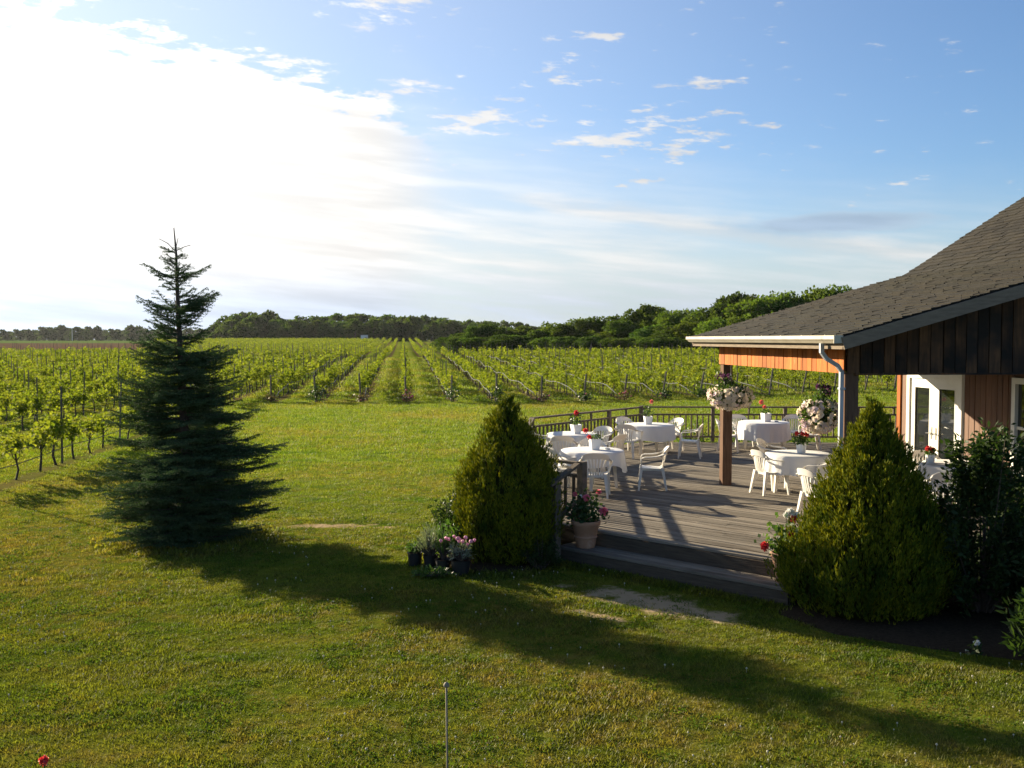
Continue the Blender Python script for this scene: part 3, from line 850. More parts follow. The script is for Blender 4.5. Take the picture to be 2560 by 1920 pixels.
def build_trees():
    def tops(pts, px): return float(np.interp(px, [a for a, b in pts], [b for a, b in pts]))
    prof = [(213, 327), (221, 320), (231, 315), (252, 312.5), (271, 313), (284, 319), (290, 321), (297, 317), (320, 317), (341, 315), (373, 316), (411, 316), (442, 317.5), (461, 321), (478, 321), (507, 322), (533, 325), (560, 327)]
    # the wood closing off the vineyard
    i = 0; px = 212.0
    while px < 560:
        d = 395 + random.uniform(-6, 10)
        put_tree(px, tops(prof, px) + random.uniform(1.5, 6.5) + (4 if i % 2 else 0), d, FAR_T, 'dark round-crowned tree, %s from the left along the front of the far wood' % ordinal(i), 'trees of the far wood', random.uniform(1.0, 1.35))
        px += random.uniform(7.5, 12.5); i += 1
    i = 0; px = 217.0
    while px < 555:
        put_tree(px, tops(prof, px) + random.uniform(-1.0, 1.6), 425 + random.uniform(-8, 12), FAR_T, 'tall dark tree, %s from the left along the skyline of the far wood' % ordinal(i), 'trees of the far wood', random.uniform(1.0, 1.25))
        px += random.uniform(9, 14); i += 1
    # hedgerow trees beside the vineyard, coming nearer to the right
    hedge = [(447, 338.0, 150, 1.5, 'D'), (462, 334, 152, 1.2, 'D'), (476, 327.5, 150, 1.0, 'D'), (487, 325.0, 151, 1.0, 'D'), (501, 329, 149, 1.0, 'D'), (513, 331, 148, 1.1, 'D'), (525, 327.5, 150, 1.0, 'D'), (538, 331, 146, 1.1, 'D'),
             (553, 317.5, 152, 0.9, 'L'), (566, 325, 145, 1.0, 'M'), (577, 320, 150, 0.9, 'L'), (590, 315, 152, 0.8, 'L'), (599, 327, 142, 1.1, 'L'), (606, 313.5, 150, 0.9, 'M'), (618, 322, 143, 1.1, 'M'), (629, 318, 146, 0.9, 'D'),
             (643, 306.5, 146, 0.85, 'M'), (655, 311, 144, 0.9, 'L'), (650, 326, 136, 1.2, 'M'), (672, 314, 140, 0.9, 'L'), (684, 303.5, 142, 0.85, 'L'), (668, 327, 132, 1.3, 'D'), (697, 309, 138, 1.0, 'L'), (709, 302.5, 138, 0.9, 'L'), (690, 324, 130, 1.1, 'L'),
             (722, 305, 134, 0.9, 'M'), (733, 296.5, 136, 0.85, 'D'), (716, 320, 126, 1.1, 'L'), (746, 304, 130, 1.0, 'L'), (757, 299, 132, 0.9, 'M'), (770, 300, 128, 1.0, 'L'), (783, 296, 130, 0.9, 'L'), (796, 290, 130, 0.85, 'L'), (809, 286.5, 131, 0.85, 'L'),
             (822, 290, 128, 0.9, 'L'), (836, 290.5, 130, 0.9, 'L'), (742, 318, 122, 1.1, 'L'), (778, 318, 122, 1.2, 'M'), (812, 312, 122, 1.2, 'L'), (850, 300, 128, 1.0, 'L'), (868, 306, 126, 1.0, 'M'), (890, 312, 126, 1.0, 'M')]
    hedge.sort()
    for i, (px, top, d, w, k) in enumerate(hedge):
        kinds = {'D': MID_T[:2], 'M': MID_T, 'L': LIGHT_T}[k]
        put_tree(px, top, d, kinds, '%s tree, %s from the left in the hedgerow behind the right-hand vines' % ({'D': 'dark green', 'M': 'mid-green', 'L': 'light green'}[k], ordinal(i)), 'hedgerow trees', w * 1.15)
    # low scrub at the hedge foot
    for i in range(34):
        px = 455 + i * 12.5
        put_tree(px + random.uniform(-3, 3), 337.5 + random.uniform(-2.5, 2), float(np.interp(px, [450, 640, 870], [146, 128, 119])), MID_T + LIGHT_T[:1], 'low scrub bush, %s from the left at the foot of the hedgerow' % ordinal(i), 'hedgerow scrub', 1.9, 'scrub_bush', 'bush')
    # the distant wood on the left reads as one mass
    VQ = []
    px = -60.0
    while px < 235:
        d = 700 + random.uniform(-25, 40)
        x = (px - 512) / F_PX * d
        h = random.uniform(8.5, 11.8) * (0.82 if random.random() < 0.3 else 1.0) * (1.0 if px > 20 else 0.88)
        s = h / 9.6
        V = np.empty((len(FAR_T[0][1].polygons) * 4, 3), np.float32)
        me = random.choice(FAR_T)[1]
        co = np.empty(len(me.vertices) * 3, np.float32); me.vertices.foreach_get('co', co)
        Q = co.reshape(-1, 4, 3)[::3].astype(float)
        c = Q.mean(1, keepdims=True); Q = c + (Q - c) * 1.9
        VQ.append(Q * np.array([s * 1.25, s * 1.25, s]) + np.array([x, d, float(gz(x, d)) - 0.3]))
        px += random.uniform(4, 8)
    far_leaf = leafmat('distant_leaf', (0.035, 0.060, 0.024), (0.065, 0.095, 0.036), transl=0.25, rough=0.9, spec=0.05)
    tag(add('distant_wood', quad_mesh('distant_wood', np.concatenate(VQ), far_leaf)), 'long low distant wood beyond the open field on the left', 'woodland', kind='stuff')
    # a white shed against the wood, and a pole in the far field
    white = surf('shed_white', (0.75, 0.75, 0.74), rough=0.7); dark = surf('shed_roof', (0.22, 0.22, 0.23), rough=0.8)
    d = 384.0; x = (364.5 - 512) / F_PX * d
    s = empty('shed', (x, d, float(gz(x, d))), 0.1, 'tiny white shed at the foot of the far wood', 'shed')
    MB().box((0, 0, 1.2), (2.6, 2.4, 2.5)).build('wall', white, s)
    MB().beam((-1.45, 0, 2.55), (1.45, 0, 2.55), 2.8, 0.2).build('roof', dark, s)
    MB().box((0.6, -1.23, 0.9), (0.8, 0.06, 1.8)).build('door', dark, s)
    d = 640.0; x = (72.7 - 512) / F_PX * d
    p = empty('utility_pole', (x, d, float(gz(x, d))), 0, 'pale utility pole standing in front of the distant wood', 'pole')
    MB().tube([(0, 0, -0.3), (0, 0, 8.5)], [0.28, 0.2], 8).build('shaft', surf('pole_pale', (0.45, 0.44, 0.42), rough=0.8), p)
    MB().box((0, 0, 8.0), (1.8, 0.14, 0.14)).build('cross_arm', MATS['pole_pale'], p)
build_trees()

# ------------------------------------------------------------------ the spruce on the lawn
NEEDLE = leafmat('spruce_needle', (0.034, 0.064, 0.030), (0.078, 0.120, 0.056), (0.046, 0.084, 0.030), transl=0.14, scale=2.2, tcol=(1.3, 1.4, 0.8), spec=0.08, rough=0.85)
SPRUCE_BARK = surf('spruce_bark', (0.05, 0.036, 0.026), (0.09, 0.066, 0.05), 14, 0.95, bump=0.5)
def build_spruce():
    r = np.random.default_rng(5)
    X0, Y0, H = -5.35, 16.35, 5.12
    t = empty('spruce_tree', (X0, Y0, 0), 0, 'dark blue-green spruce with a bare leader standing alone on the lawn', 'tree')
    lean = lambda z: (-0.16 * z / H, 0.0)
    tz = np.linspace(0, H, 14)
    MB().tube([(*(np.array(lean(z)) + r.normal(0, 0.008, 2)), z - (0.1 if z == 0 else 0)) for z in tz], [0.085 * (1 - z / H) ** 0.8 + 0.007 for z in tz], 9).build('trunk', SPRUCE_BARK, t, smooth=True)
    zz = [0.0, 0.10, 0.5, 1.05, 1.58, 2.03, 2.55, 3.0, 3.2, 3.30, 3.50, 3.62, 3.82, 3.98, 4.15, 4.30, 4.45, 4.6, 4.76, 4.9]
    rw = [1.00, 1.18, 1.38, 1.44, 1.27, 1.10, 0.94, 0.86, 0.78, 0.66, 0.46, 0.50, 0.62, 0.34, 0.28, 0.44, 0.26, 0.18, 0.26, 0.12]
    prof = lambda z: float(np.interp(z, zz, rw))
    br = MB(); NP, ND, NL = [], [], []
    def needles(a, b, dens, ln):
        a, b = np.asarray(a), np.asarray(b)
        L_ = np.linalg.norm(b - a); n = max(3, int(L_ * dens))
        ax = (b - a) / max(L_, 1e-6)
        s = r.uniform(0, 1, n)[:, None]
        side = rand_dirs(n, r); side -= (side @ ax)[:, None] * ax; side = unit(side); side[:, 2] = side[:, 2] * 0.8 + 0.1
        NP.append(a + (b - a) * s); ND.append(side * 0.85 + ax * 0.75); NL.append(np.full(n, ln) * r.uniform(0.75, 1.25, n))
    specs = []
    z = 0.10
    while z < 3.28:                                        # full lower body
        for _ in range(12 if z < 2.6 else 10):
            specs.append((z + r.uniform(-0.07, 0.07), r.uniform(0, 2 * math.pi), r.uniform(0.62, 1.14)))
        z += 0.135
    for zc, n in ((3.34, 6), (3.42, 5), (3.50, 4), (3.58, 4), (3.66, 4), (3.74, 5), (3.80, 6), (3.88, 3), (3.98, 3), (4.08, 3), (4.18, 3), (4.26, 4), (4.32, 4), (4.42, 3), (4.52, 3), (4.62, 3), (4.73, 3)):
        for _ in range(n): specs.append((zc + r.uniform(-0.03, 0.03), r.uniform(0, 2 * math.pi), r.uniform(0.75, 1.15)))
    # a few long boughs that break the outline
    for zc, a, m in ((1.52, 0.05, 1.32), (1.45, -0.25, 1.28), (0.86, 0.15, 1.18), (0.92, math.pi + 0.1, 1.15), (1.22, -0.1, 1.12), (0.5, -0.15, 1.15), (0.45, math.pi - 0.2, 1.12), (2.3, math.pi, 1.2), (3.75, 0.1, 1.12), (3.74, math.pi, 1.2), (4.3, math.pi, 1.25), (4.3, 0.2, 1.2), (1.9, math.pi + .2, 1.1)):
        specs.append((zc, a, m))
    for z0, a, m in specs:
        top = z0 > 3.4
        Lb = prof(min(max(z0, 0), 4.9)) * m
        asc = 0.42 + r.uniform(-0.1, 0.15) if top else float(np.interp(z0, [0, 1.0, 2.2, 3.2], [0.10, 0.06, 0.12, 0.28])) + r.normal(0, 0.06)
        lx, ly = lean(z0)
        o = np.array([lx, ly, z0 if top else z0 - 0.02])
        h = np.array([math.cos(a), math.sin(a), 0])
        sd_ = np.array([-math.sin(a), math.cos(a), 0])
        path = []
        for s in np.linspace(0, 1, 6):
            droop = 0 if top else -0.18 * s * (1.25 - s)
            path.append(o + h * Lb * s + np.array([0, 0, Lb * (asc * s * (0.55 + 0.45 * s) + droop)]))
        path = np.array(path)
        path[:, 2] = np.maximum(path[:, 2], 0.035)
        br.tube(path.tolist(), np.linspace(0.016 if not top else 0.009, 0.004, 6).tolist(), 4, cap=False)
        for i in range(5): 
            if not (i == 0 and not top): needles(path[i], path[i + 1], 190, 0.030)
        nt_ = max(4, int(Lb / (0.062 if not top else 0.06)))
        for j in range(nt_):
            s = 0.08 + 0.90 * (j + r.uniform(0, 0.8)) / nt_
            p = path[min(int(s * 5), 4)] * (1 - (s * 5 - int(s * 5))) + path[min(int(s * 5) + 1, 5)] * (s * 5 - int(s * 5)) if s < 1 else path[-1]
            for sg in (-1, 1):
                tl = (0.42 * Lb * (1 - s) ** 0.8 + 0.07) * r.uniform(0.6, 1.1)
                tl = min(tl, 0.5)
                d = unit((h * 0.75 + sd_ * sg * 0.8 + np.array([0, 0, r.normal(0.02, 0.12)]))[None])[0]
                q = p + d * tl; q[2] = max(q[2] - (0.0 if top else 0.05 * tl), 0.03)
                needles(p, q, 175, 0.028)
                if tl > 0.17:
                    for f in (0.35, 0.65):
                        for s2 in (-1, 1):
                            e = p + (q - p) * f
                            dd = unit((d + s2 * np.cross(d, [0, 0, 1]) * 0.85)[None])[0]
                            needles(e, e + dd * tl * 0.38, 150, 0.026)
    for i in range(13):                                    # the bare leader and its two spikes carry short needles only
        pass
    needles((-0.152, 0, 4.55), (-0.158, 0, 4.9), 160, 0.025); needles((-0.158, 0, 4.88), (-0.16, 0, 5.12), 90, 0.016)
    for dx, dz, z1 in ((-0.26, 0.20, 4.74), (0.25, 0.10, 4.74), (0.05, 0.22, 4.74)):
        br.tube([(-0.155, 0, z1), (-0.155 + dx * 0.5, 0.02, z1 + dz * 0.65), (-0.155 + dx, 0.0, z1 + dz)], [0.007, 0.006, 0.004], 4)
        needles((-0.155, 0, z1), (-0.155 + dx * 0.5, 0.02, z1 + dz * 0.65), 120, 0.018); needles((-0.155 + dx * 0.5, 0.02, z1 + dz * 0.65), (-0.155 + dx, 0, z1 + dz), 120, 0.016)
    br.build('branches', SPRUCE_BARK, t)
    P, D, Ln = np.concatenate(NP), np.concatenate(ND), np.concatenate(NL)
    add('crown', quad_mesh('spruce_crown', leaves(P, D, Ln, Ln * 0.30, r, belly=0.5), NEEDLE), t)
build_spruce()

# ------------------------------------------------------------------ golden cypresses
CYP = leafmat('cypress_spray', (0.044, 0.082, 0.008), (0.225, 0.220, 0.012), (0.030, 0.062, 0.008), transl=0.18, rough=0.8, spec=0.08, scale=2.4, tcol=(1.5, 1.35, 0.35), thr3=(0.48, 0.68))
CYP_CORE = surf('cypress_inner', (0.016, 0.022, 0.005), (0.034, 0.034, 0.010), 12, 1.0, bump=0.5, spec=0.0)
def build_cypress(x, y, H, prof, label, seed, n_spray, stretch=(1, 1), skew=None):
    r = np.random.default_rng(seed)
    t = empty('golden_cypress', (x, y, 0), 0, label, 'conifer', 'golden cypresses by the deck steps')
    hs = np.array([p[0] for p in prof]); rs = np.array([p[1] for p in prof])
    def lump(a, h):
        v = mnoise.noise(Vector((math.cos(a) * 2.6 + seed, math.sin(a) * 2.6, h * 2.0)))
        w = mnoise.noise(Vector((math.cos(a) * 6.0 + seed, math.sin(a) * 6.0, h * 2.8 + 7)))
        return 1.0 + 0.11 * v + 0.12 * w
    def rad(h, a):
        b = float(np.interp(h, hs, rs))
        k = 1.0
        if skew is not None: k += skew(h, a)
        return b * lump(a, h) * k
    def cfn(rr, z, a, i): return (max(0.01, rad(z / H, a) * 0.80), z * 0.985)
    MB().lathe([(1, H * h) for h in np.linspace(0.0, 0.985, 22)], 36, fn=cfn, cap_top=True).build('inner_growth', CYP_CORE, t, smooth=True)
    MB().tube([(0, 0, -0.05), (0, 0, H * 0.6)], [0.07, 0.03], 8).build('trunk', SPRUCE_BARK, t)
    P, D, Ln, W = [], [], [], []
    wts = np.interp(np.linspace(0, 1, 200), hs, rs) + 0.04; wts /= wts.sum()
    n_pl = n_spray // 3
    hh = r.choice(200, n_pl, p=wts) / 199.0 + r.uniform(-0.003, 0.003, n_pl)
    for h in hh:                                   # upright flame-shaped plumes standing off the body
        h = min(max(h, 0.004), 0.97)
        a = r.uniform(0, 2 * math.pi)
        R0 = rad(h, a)
        out = np.array([math.cos(a), math.sin(a), 0])
        side = np.array([-math.sin(a), math.cos(a), 0])
        pend = np.interp(h, [0, 0.2, 1], [0.55, 0.9, 1.0])
        pl = r.uniform(0.18, 0.44) * np.interp(h, [0, 0.6, 0.85, 1], [1, 0.85, 0.55, 0.3]); pr = pl * r.uniform(0.11, 0.18)
        base = out * R0 * r.uniform(0.84, 1.0) + np.array([0, 0, h * H])
        ax = unit((out * r.uniform(0.05, 0.40) + np.array([0, 0, pend]) + side * r.normal(0, 0.14))[None])[0]
        for k in range(17):
            f = r.uniform(0, 1)
            ph = r.uniform(0, 2 * math.pi)
            rd = out * math.cos(ph) + side * math.sin(ph)
            prf = math.sin(math.pi * min(1, 0.18 + 0.80 * f)) ** 0.8
            q = base + ax * pl * f + rd * pr * prf
            d0 = ax * 1.2 + rd * 0.30 + r.normal(0, 0.10, 3)
            for m in range(3):
                P.append(q); D.append(d0 + r.normal(0, 0.22, 3)); Ln.append(r.uniform(0.045, 0.085)); W.append(0.009 + 0.006 * r.uniform())
    add('crown', quad_mesh('cypress_crown', leaves(np.array(P), np.array(D), np.array(Ln), np.array(W), r, belly=0.55), CYP), t)
    return t
build_cypress(-0.06, 14.75, 2.40, [(0, 0.60), (0.12, 0.73), (0.25, 0.77), (0.40, 0.68), (0.55, 0.53), (0.7, 0.35), (0.82, 0.20), (0.92, 0.09), (0.97, 0.04), (1, 0.01)],
              'golden-green cone-shaped cypress left of the deck steps', 21, 4300)
build_cypress(4.38, 12.0, 2.50, [(0, 0.74), (0.10, 0.86), (0.22, 0.86), (0.36, 0.72), (0.5, 0.56), (0.62, 0.42), (0.73, 0.29), (0.82, 0.17), (0.88, 0.10), (0.94, 0.08), (0.98, 0.04), (1, 0.01)],
              'larger golden-green cypress right of the deck steps, in front of the porch post', 34, 6400, skew=lambda h, a: 0.24 * math.exp(-((h - 0.10) / 0.15) ** 2) * max(0, math.cos(a - math.pi)))

# ------------------------------------------------------------------ planting beds and shrubs
MULCH = surf('mulch', (0.030, 0.021, 0.014), (0.062, 0.044, 0.028), 26, 1.0, spec=0.0, bump=1.0, world_co=True, c3=(0.10, 0.075, 0.05), scale3=40, thr3=(0.66, 0.74))
def build_bed(name, poly, label):
    n = len(poly); c = np.mean(np.array(poly), 0)
    mb = MB()
    ring = lambda f, z: [(c[0] + (p[0] - c[0]) * f, c[1] + (p[1] - c[1]) * f, z) for p in poly]
    vs_ = ring(1.0, 0.004) + ring(0.9, 0.035) + ring(0.5, 0.06) + [(c[0], c[1], 0.06)]
    fs = []
    for q in range(2):
        for i in range(n): fs.append((q * n + i, q * n + (i + 1) % n, (q + 1) * n + (i + 1) % n, (q + 1) * n + i))
    for i in range(n): fs.append((2 * n + i, 2 * n + (i + 1) % n, 3 * n))
    mb.add(vs_, fs)
    tag(mb.build(name, MULCH, smooth=True), label, 'soil', kind='structure')
build_bed('mulch_bed_ground', BED, 'dark mulched soil under the shrubs at the right')
build_bed('planting_soil_ground', [(-1.35, 14.75), (-1.1, 14.2), (-0.5, 13.95), (0.3, 14.0), (0.62, 14.3), (0.55, 15.0), (-0.2, 15.75), (-0.9, 15.7)], 'dark soil around the cypress left of the steps')
def shrub(name, loc, rx, ry, h, n, leaf, mat, label, seed, aspect=0.42, top_spikes=0, lo=0.08, cat='shrub', up=0.3):
    r = np.random.default_rng(seed)
    t = empty(name, loc, 0, label, cat)
    ns = 60; st = MB()
    tips = []
    for i in range(ns):
        a = r.uniform(0, 2 * math.pi); f = math.sqrt(r.uniform(0.02, 1))
        zt = h * (lo + (1 - lo) * r.uniform(0.25, 1.0) * (1 - 0.45 * f * f))
        tips.append((rx * f * math.cos(a), ry * f * math.sin(a), zt))
    for i in range(top_spikes):
        a = r.uniform(0, 2 * math.pi); tips.append((rx * 0.6 * r.uniform(0, 1) * math.cos(a), ry * 0.6 * r.uniform(0, 1) * math.sin(a), h * r.uniform(1.0, 1.12)))
    tips = np.array(tips)
    for i, p in enumerate(tips):
        if i % 2 == 0: st.tube([(p[0] * 0.1, p[1] * 0.1, 0), (p[0] * 0.55, p[1] * 0.55, p[2] * 0.5), tuple(p)], [0.016, 0.010, 0.004], 5, cap=False)
    st.build('stems', SPRUCE_BARK, t)
    i = r.integers(0, len(tips), n)
    s = 1 - 0.55 * r.uniform(0, 1, (n, 1)) ** 1.6
    P = tips[i] * np.concatenate([s, s, 0.35 + 0.65 * s], 1) + r.normal(0, 1, (n, 3)) * np.array([rx, ry, h]) * 0.055
    P[:, 2] = P[:, 2].clip(0.03)
    D = unit(P * np.array([1, 1, 0.0])) * 0.6 + rand_dirs(n, r) * 0.7 + np.array([0, 0, up])
    sz = leaf * r.uniform(0.65, 1.3, n)
    add('foliage', quad_mesh('shrub_foliage', leaves(P, D, sz, sz * aspect, r), mat), t)
    return t
DARKLEAF = leafmat('shrub_dark', (0.014, 0.030, 0.008), (0.036, 0.062, 0.014), transl=0.3, rough=0.6, spec=0.2)
MIDLEAF = leafmat('shrub_mid', (0.040, 0.085, 0.018), (0.075, 0.135, 0.03), transl=0.35, rough=0.4)
SILVER = leafmat('lavender_leaf', (0.14, 0.17, 0.12), (0.20, 0.23, 0.17), transl=0.25)
shrub('evergreen_shrub', (5.62, 11.75, 0), 0.80, 0.72, 1.92, 15000, 0.085, DARKLEAF, 'dark glossy-leaved shrub right of the larger cypress', 51, top_spikes=16)
shrub('evergreen_shrub', (6.75, 12.3, 0), 0.66, 0.62, 1.98, 10000, 0.085, DARKLEAF, 'dark leafy shrub at the right edge below the white window', 52, top_spikes=12)
shrub('evergreen_shrub', (6.45, 11.0, 0), 0.9, 0.7, 1.15, 9000, 0.085, DARKLEAF, 'lower dark shrub at the right edge in front of the tall ones', 53, top_spikes=4)
shrub('leafy_shrub', (5.36, 9.9, 0), 0.36, 0.34, 0.86, 1500, 0.12, DARKLEAF, 'bright green long-leaved shrub at the lower right edge of the lawn', 54, aspect=0.27, up=0.6)
shrub('azalea_shrub', (-0.92, 15.45, 0), 0.40, 0.36, 1.02, 2000, 0.065, DARKLEAF, 'small dark green shrub peeping out left behind the left cypress', 55)
shrub('lily_clump', (-0.86, 14.55, 0), 0.34, 0.28, 0.62, 1300, 0.10, MIDLEAF, 'fresh green leafy clump against the left side of the left cypress', 56, aspect=0.22, up=0.9)
shrub('lavender_plant', (-1.18, 14.30, 0.16), 0.20, 0.20, 0.46, 1100, 0.075, SILVER, 'silvery green bushy plant in a black nursery pot', 57, aspect=0.12, up=1.0, cat='plant')
shrub('dwarf_conifer', (0.42, 14.12, 0), 0.30, 0.26, 0.52, 2600, 0.05, DARKLEAF, 'low dark bush between the left cypress and the steps', 58, aspect=0.25)
BLACKP = surf('nursery_plastic', (0.012, 0.012, 0.013), rough=0.5)
def nursery_pots():
    spots = [(-1.18, 14.30, 0.11, 0.18, 'black nursery pot holding the silvery plant'), (-0.98, 14.02, 0.11, 0.18, 'black nursery pot left of the pink-flowered pot'),
             (-0.72, 13.86, 0.14, 0.21, 'black nursery pot of pink flowers in front of the left cypress'), (-1.42, 14.42, 0.11, 0.19, 'black nursery pot farthest out on the lawn beside the cypress')]
    for x, y, rr, h, lab in spots:
        t = empty('nursery_pot', (x, y, 0.0), 0, lab, 'plant pot', 'black nursery pots')
        MB().lathe([(rr * 0.8, 0.0), (rr, h), (rr * 1.08, h), (rr * 1.08, h - 0.025), (rr * 1.02, h - 0.026)][:3] + [(rr * 0.93, h), (rr * 0.9, h - 0.04)], 18, cap_top=True).build('pot', BLACKP, t, angle=40)
        MB().lathe([(rr * 0.4, h - 0.045), (rr * 0.9, h - 0.035)], 14, cap_bottom=True).build('soil', MULCH, t)
    pk = surf('pink_bloom', (0.62, 0.20, 0.34), (0.80, 0.48, 0.58), 30, 0.6, transl=0.3)
    t = shrub('pink_flower_plant', (-0.72, 13.86, 0.2), 0.17, 0.15, 0.30, 420, 0.06, SILVER, 'grey-green plant with pink blooms in the front nursery pot', 59, aspect=0.3, cat='plant')
    r = np.random.default_rng(3)
    fm = MB().lathe([(0.004, -0.02), (0.022, 0.0), (0.026, 0.015), (0.008, 0.03)], 7).mesh('pink_bloom', pk, True)
    for i in range(15): add('flower', fm, t, (r.normal(0, 0.10), r.normal(-0.04, 0.08), 0.28 + r.uniform(-0.05, 0.07)), (r.normal(0, .3), r.normal(0, .3), 0), r.uniform(0.8, 1.2))
    shrub('grassy_plant', (-0.98, 14.02, 0.18), 0.09, 0.09, 0.36, 260, 0.13, MIDLEAF, 'thin upright green plant in a nursery pot', 60, aspect=0.07, up=2.0, cat='plant')
    shrub('herb_plant', (-1.42, 14.42, 0.18), 0.15, 0.13, 0.16, 300, 0.05, MIDLEAF, 'low trailing herb in the outermost nursery pot', 61, aspect=0.5, cat='plant')
    shrub('weed_clump', (-1.1, 13.72, 0.0), 0.28, 0.16, 0.12, 420, 0.07, MIDLEAF, 'low weedy tuft in front of the nursery pots', 62, aspect=0.3, cat='plant')
nursery_pots()

# ------------------------------------------------------------------ deck
DECKWOOD = surf('deck_wood', (0.135, 0.114, 0.088), (0.235, 0.202, 0.160), 3.0, 0.95, (0.7, 16, 8), bump=0.45, bscale=5, spec=0.08, per_object=0.26, c3=(0.080, 0.062, 0.045), scale3=1.3, thr3=(0.52, 0.72), stretch3=(0.7, 5, 5))
DECKDARK = surf('deck_frame_wood', (0.055, 0.043, 0.033), (0.10, 0.08, 0.06), 5.0, 0.95, (0.6, 0.6, 8), bump=0.4, spec=0.05)
RAILWOOD = surf('rail_wood', (0.085, 0.068, 0.052), (0.16, 0.13, 0.10), 7.0, 0.95, (1.2, 1.2, 1.2), bump=0.4, per_object=0.12, spec=0.1)
def clip(poly, f):
    out = []
    for i, p in enumerate(poly):
        q = poly[(i + 1) % len(poly)]; a, b = f(p), f(q)
        if a >= 0: out.append(p)
        if (a >= 0) != (b >= 0):
            s = a / (a - b); out.append((p[0] + (q[0] - p[0]) * s, p[1] + (q[1] - p[1]) * s))
    return out
def build_deck():
    rz = math.atan2(DD.y, DD.x)
    t = empty('wooden_deck', (0, 0, 0), rz, 'weathered grey plank deck with two steps down to the lawn', 'deck')
    poly = [(-0.05, 15.95), (3.68, 12.46), (9.0, 13.38), (11.6, 20.9), (11.6, 27.35), (3.56, 27.5), (0.42, 23.6)]
    loc = [(p[0] * DD.x + p[1] * DD.y, p[0] * DN.x + p[1] * DN.y) for p in poly]
    lo, hi = min(p[1] for p in loc), max(p[1] for p in loc)
    W, G = 0.140, 0.014
    b = lo; i = 0
    while b < hi:
        strip = clip(clip(loc, lambda p: p[1] - b - G / 2), lambda p: b + W - G / 2 - p[1])
        if len(strip) >= 3:
            a0, a1 = min(p[0] for p in strip), max(p[0] for p in strip)
            cuts = [a0]; c = a0 + random.uniform(1.6, 4.6)
            while c < a1 - 0.8: cuts.append(c); c += 4.3
            cuts.append(a1)
            for s, e in zip(cuts, cuts[1:]):
                pc = clip(clip(strip, lambda p: p[0] - s - 0.002), lambda p: e - 0.002 - p[0])
                if len(pc) < 3: continue
                ca, cb = (s + e) / 2, b + W / 2
                dz = random.uniform(-0.003, 0.003)
                n = len(pc)
                vs_ = [(p[0] - ca, p[1] - cb, 0.0) for p in pc] + [(p[0] - ca, p[1] - cb, -0.032) for p in pc]
                fs = [tuple(range(n)), tuple(range(2 * n - 1, n - 1, -1))] + [((k + 1) % n, k, n + k, n + (k + 1) % n) for k in range(n)]
                MB().add(vs_, fs).build('plank', DECKWOOD, t, loc=(ca, cb, DECK_Z + dz), rot=(0, R(random.uniform(-0.05, 0.05)), 0))
        b += W; i += 1
    # dark under-frame and skirt boards
    n = len(loc); cx, cy_ = np.mean(np.array(loc), 0)
    ins = [(cx + (p[0] - cx) * 0.992, cy_ + (p[1] - cy_) * 0.992) for p in loc]
    vs_ = [(p[0], p[1], DECK_Z - 0.036) for p in ins] + [(p[0], p[1], 0.0) for p in ins]
    MB().add(vs_, [tuple(range(n))] + [((k + 1) % n, k, n + k, n + (k + 1) % n) for k in range(n)]).build('under_frame', DECKDARK, t)
    for k in range(n):
        p, q = loc[k], loc[(k + 1) % n]
        MB().beam((p[0], p[1], DECK_Z - 0.135), (q[0], q[1], DECK_Z - 0.135), 0.035, 0.19).build('fascia', DECKDARK, t)
    # the step: two tread planks, risers, closed ends
    a0 = A_U.dot(DD) - 0.06; a1 = B_R.dot(DD) + 0.05; bf = A_U.dot(DN) - 0.02
    for k in range(3):
        MB().box((0, 0, 0), (a1 - a0, 0.135, 0.036)).build('step_tread', DECKWOOD, t, loc=((a0 + a1) / 2, bf - 0.085 - 0.142 * k, 0.215))
    MB().box((0, 0, 0), (a1 - a0 - 0.03, 0.03, 0.19)).build('riser', DECKDARK, t, loc=((a0 + a1) / 2, bf - 0.425, 0.095))
    for a in (a0 + 0.02, a1 - 0.02):
        MB().box((0, 0, 0), (0.035, 0.38, 0.19)).build('step_end', DECKDARK, t, loc=(a, bf - 0.22, 0.095))
build_deck()
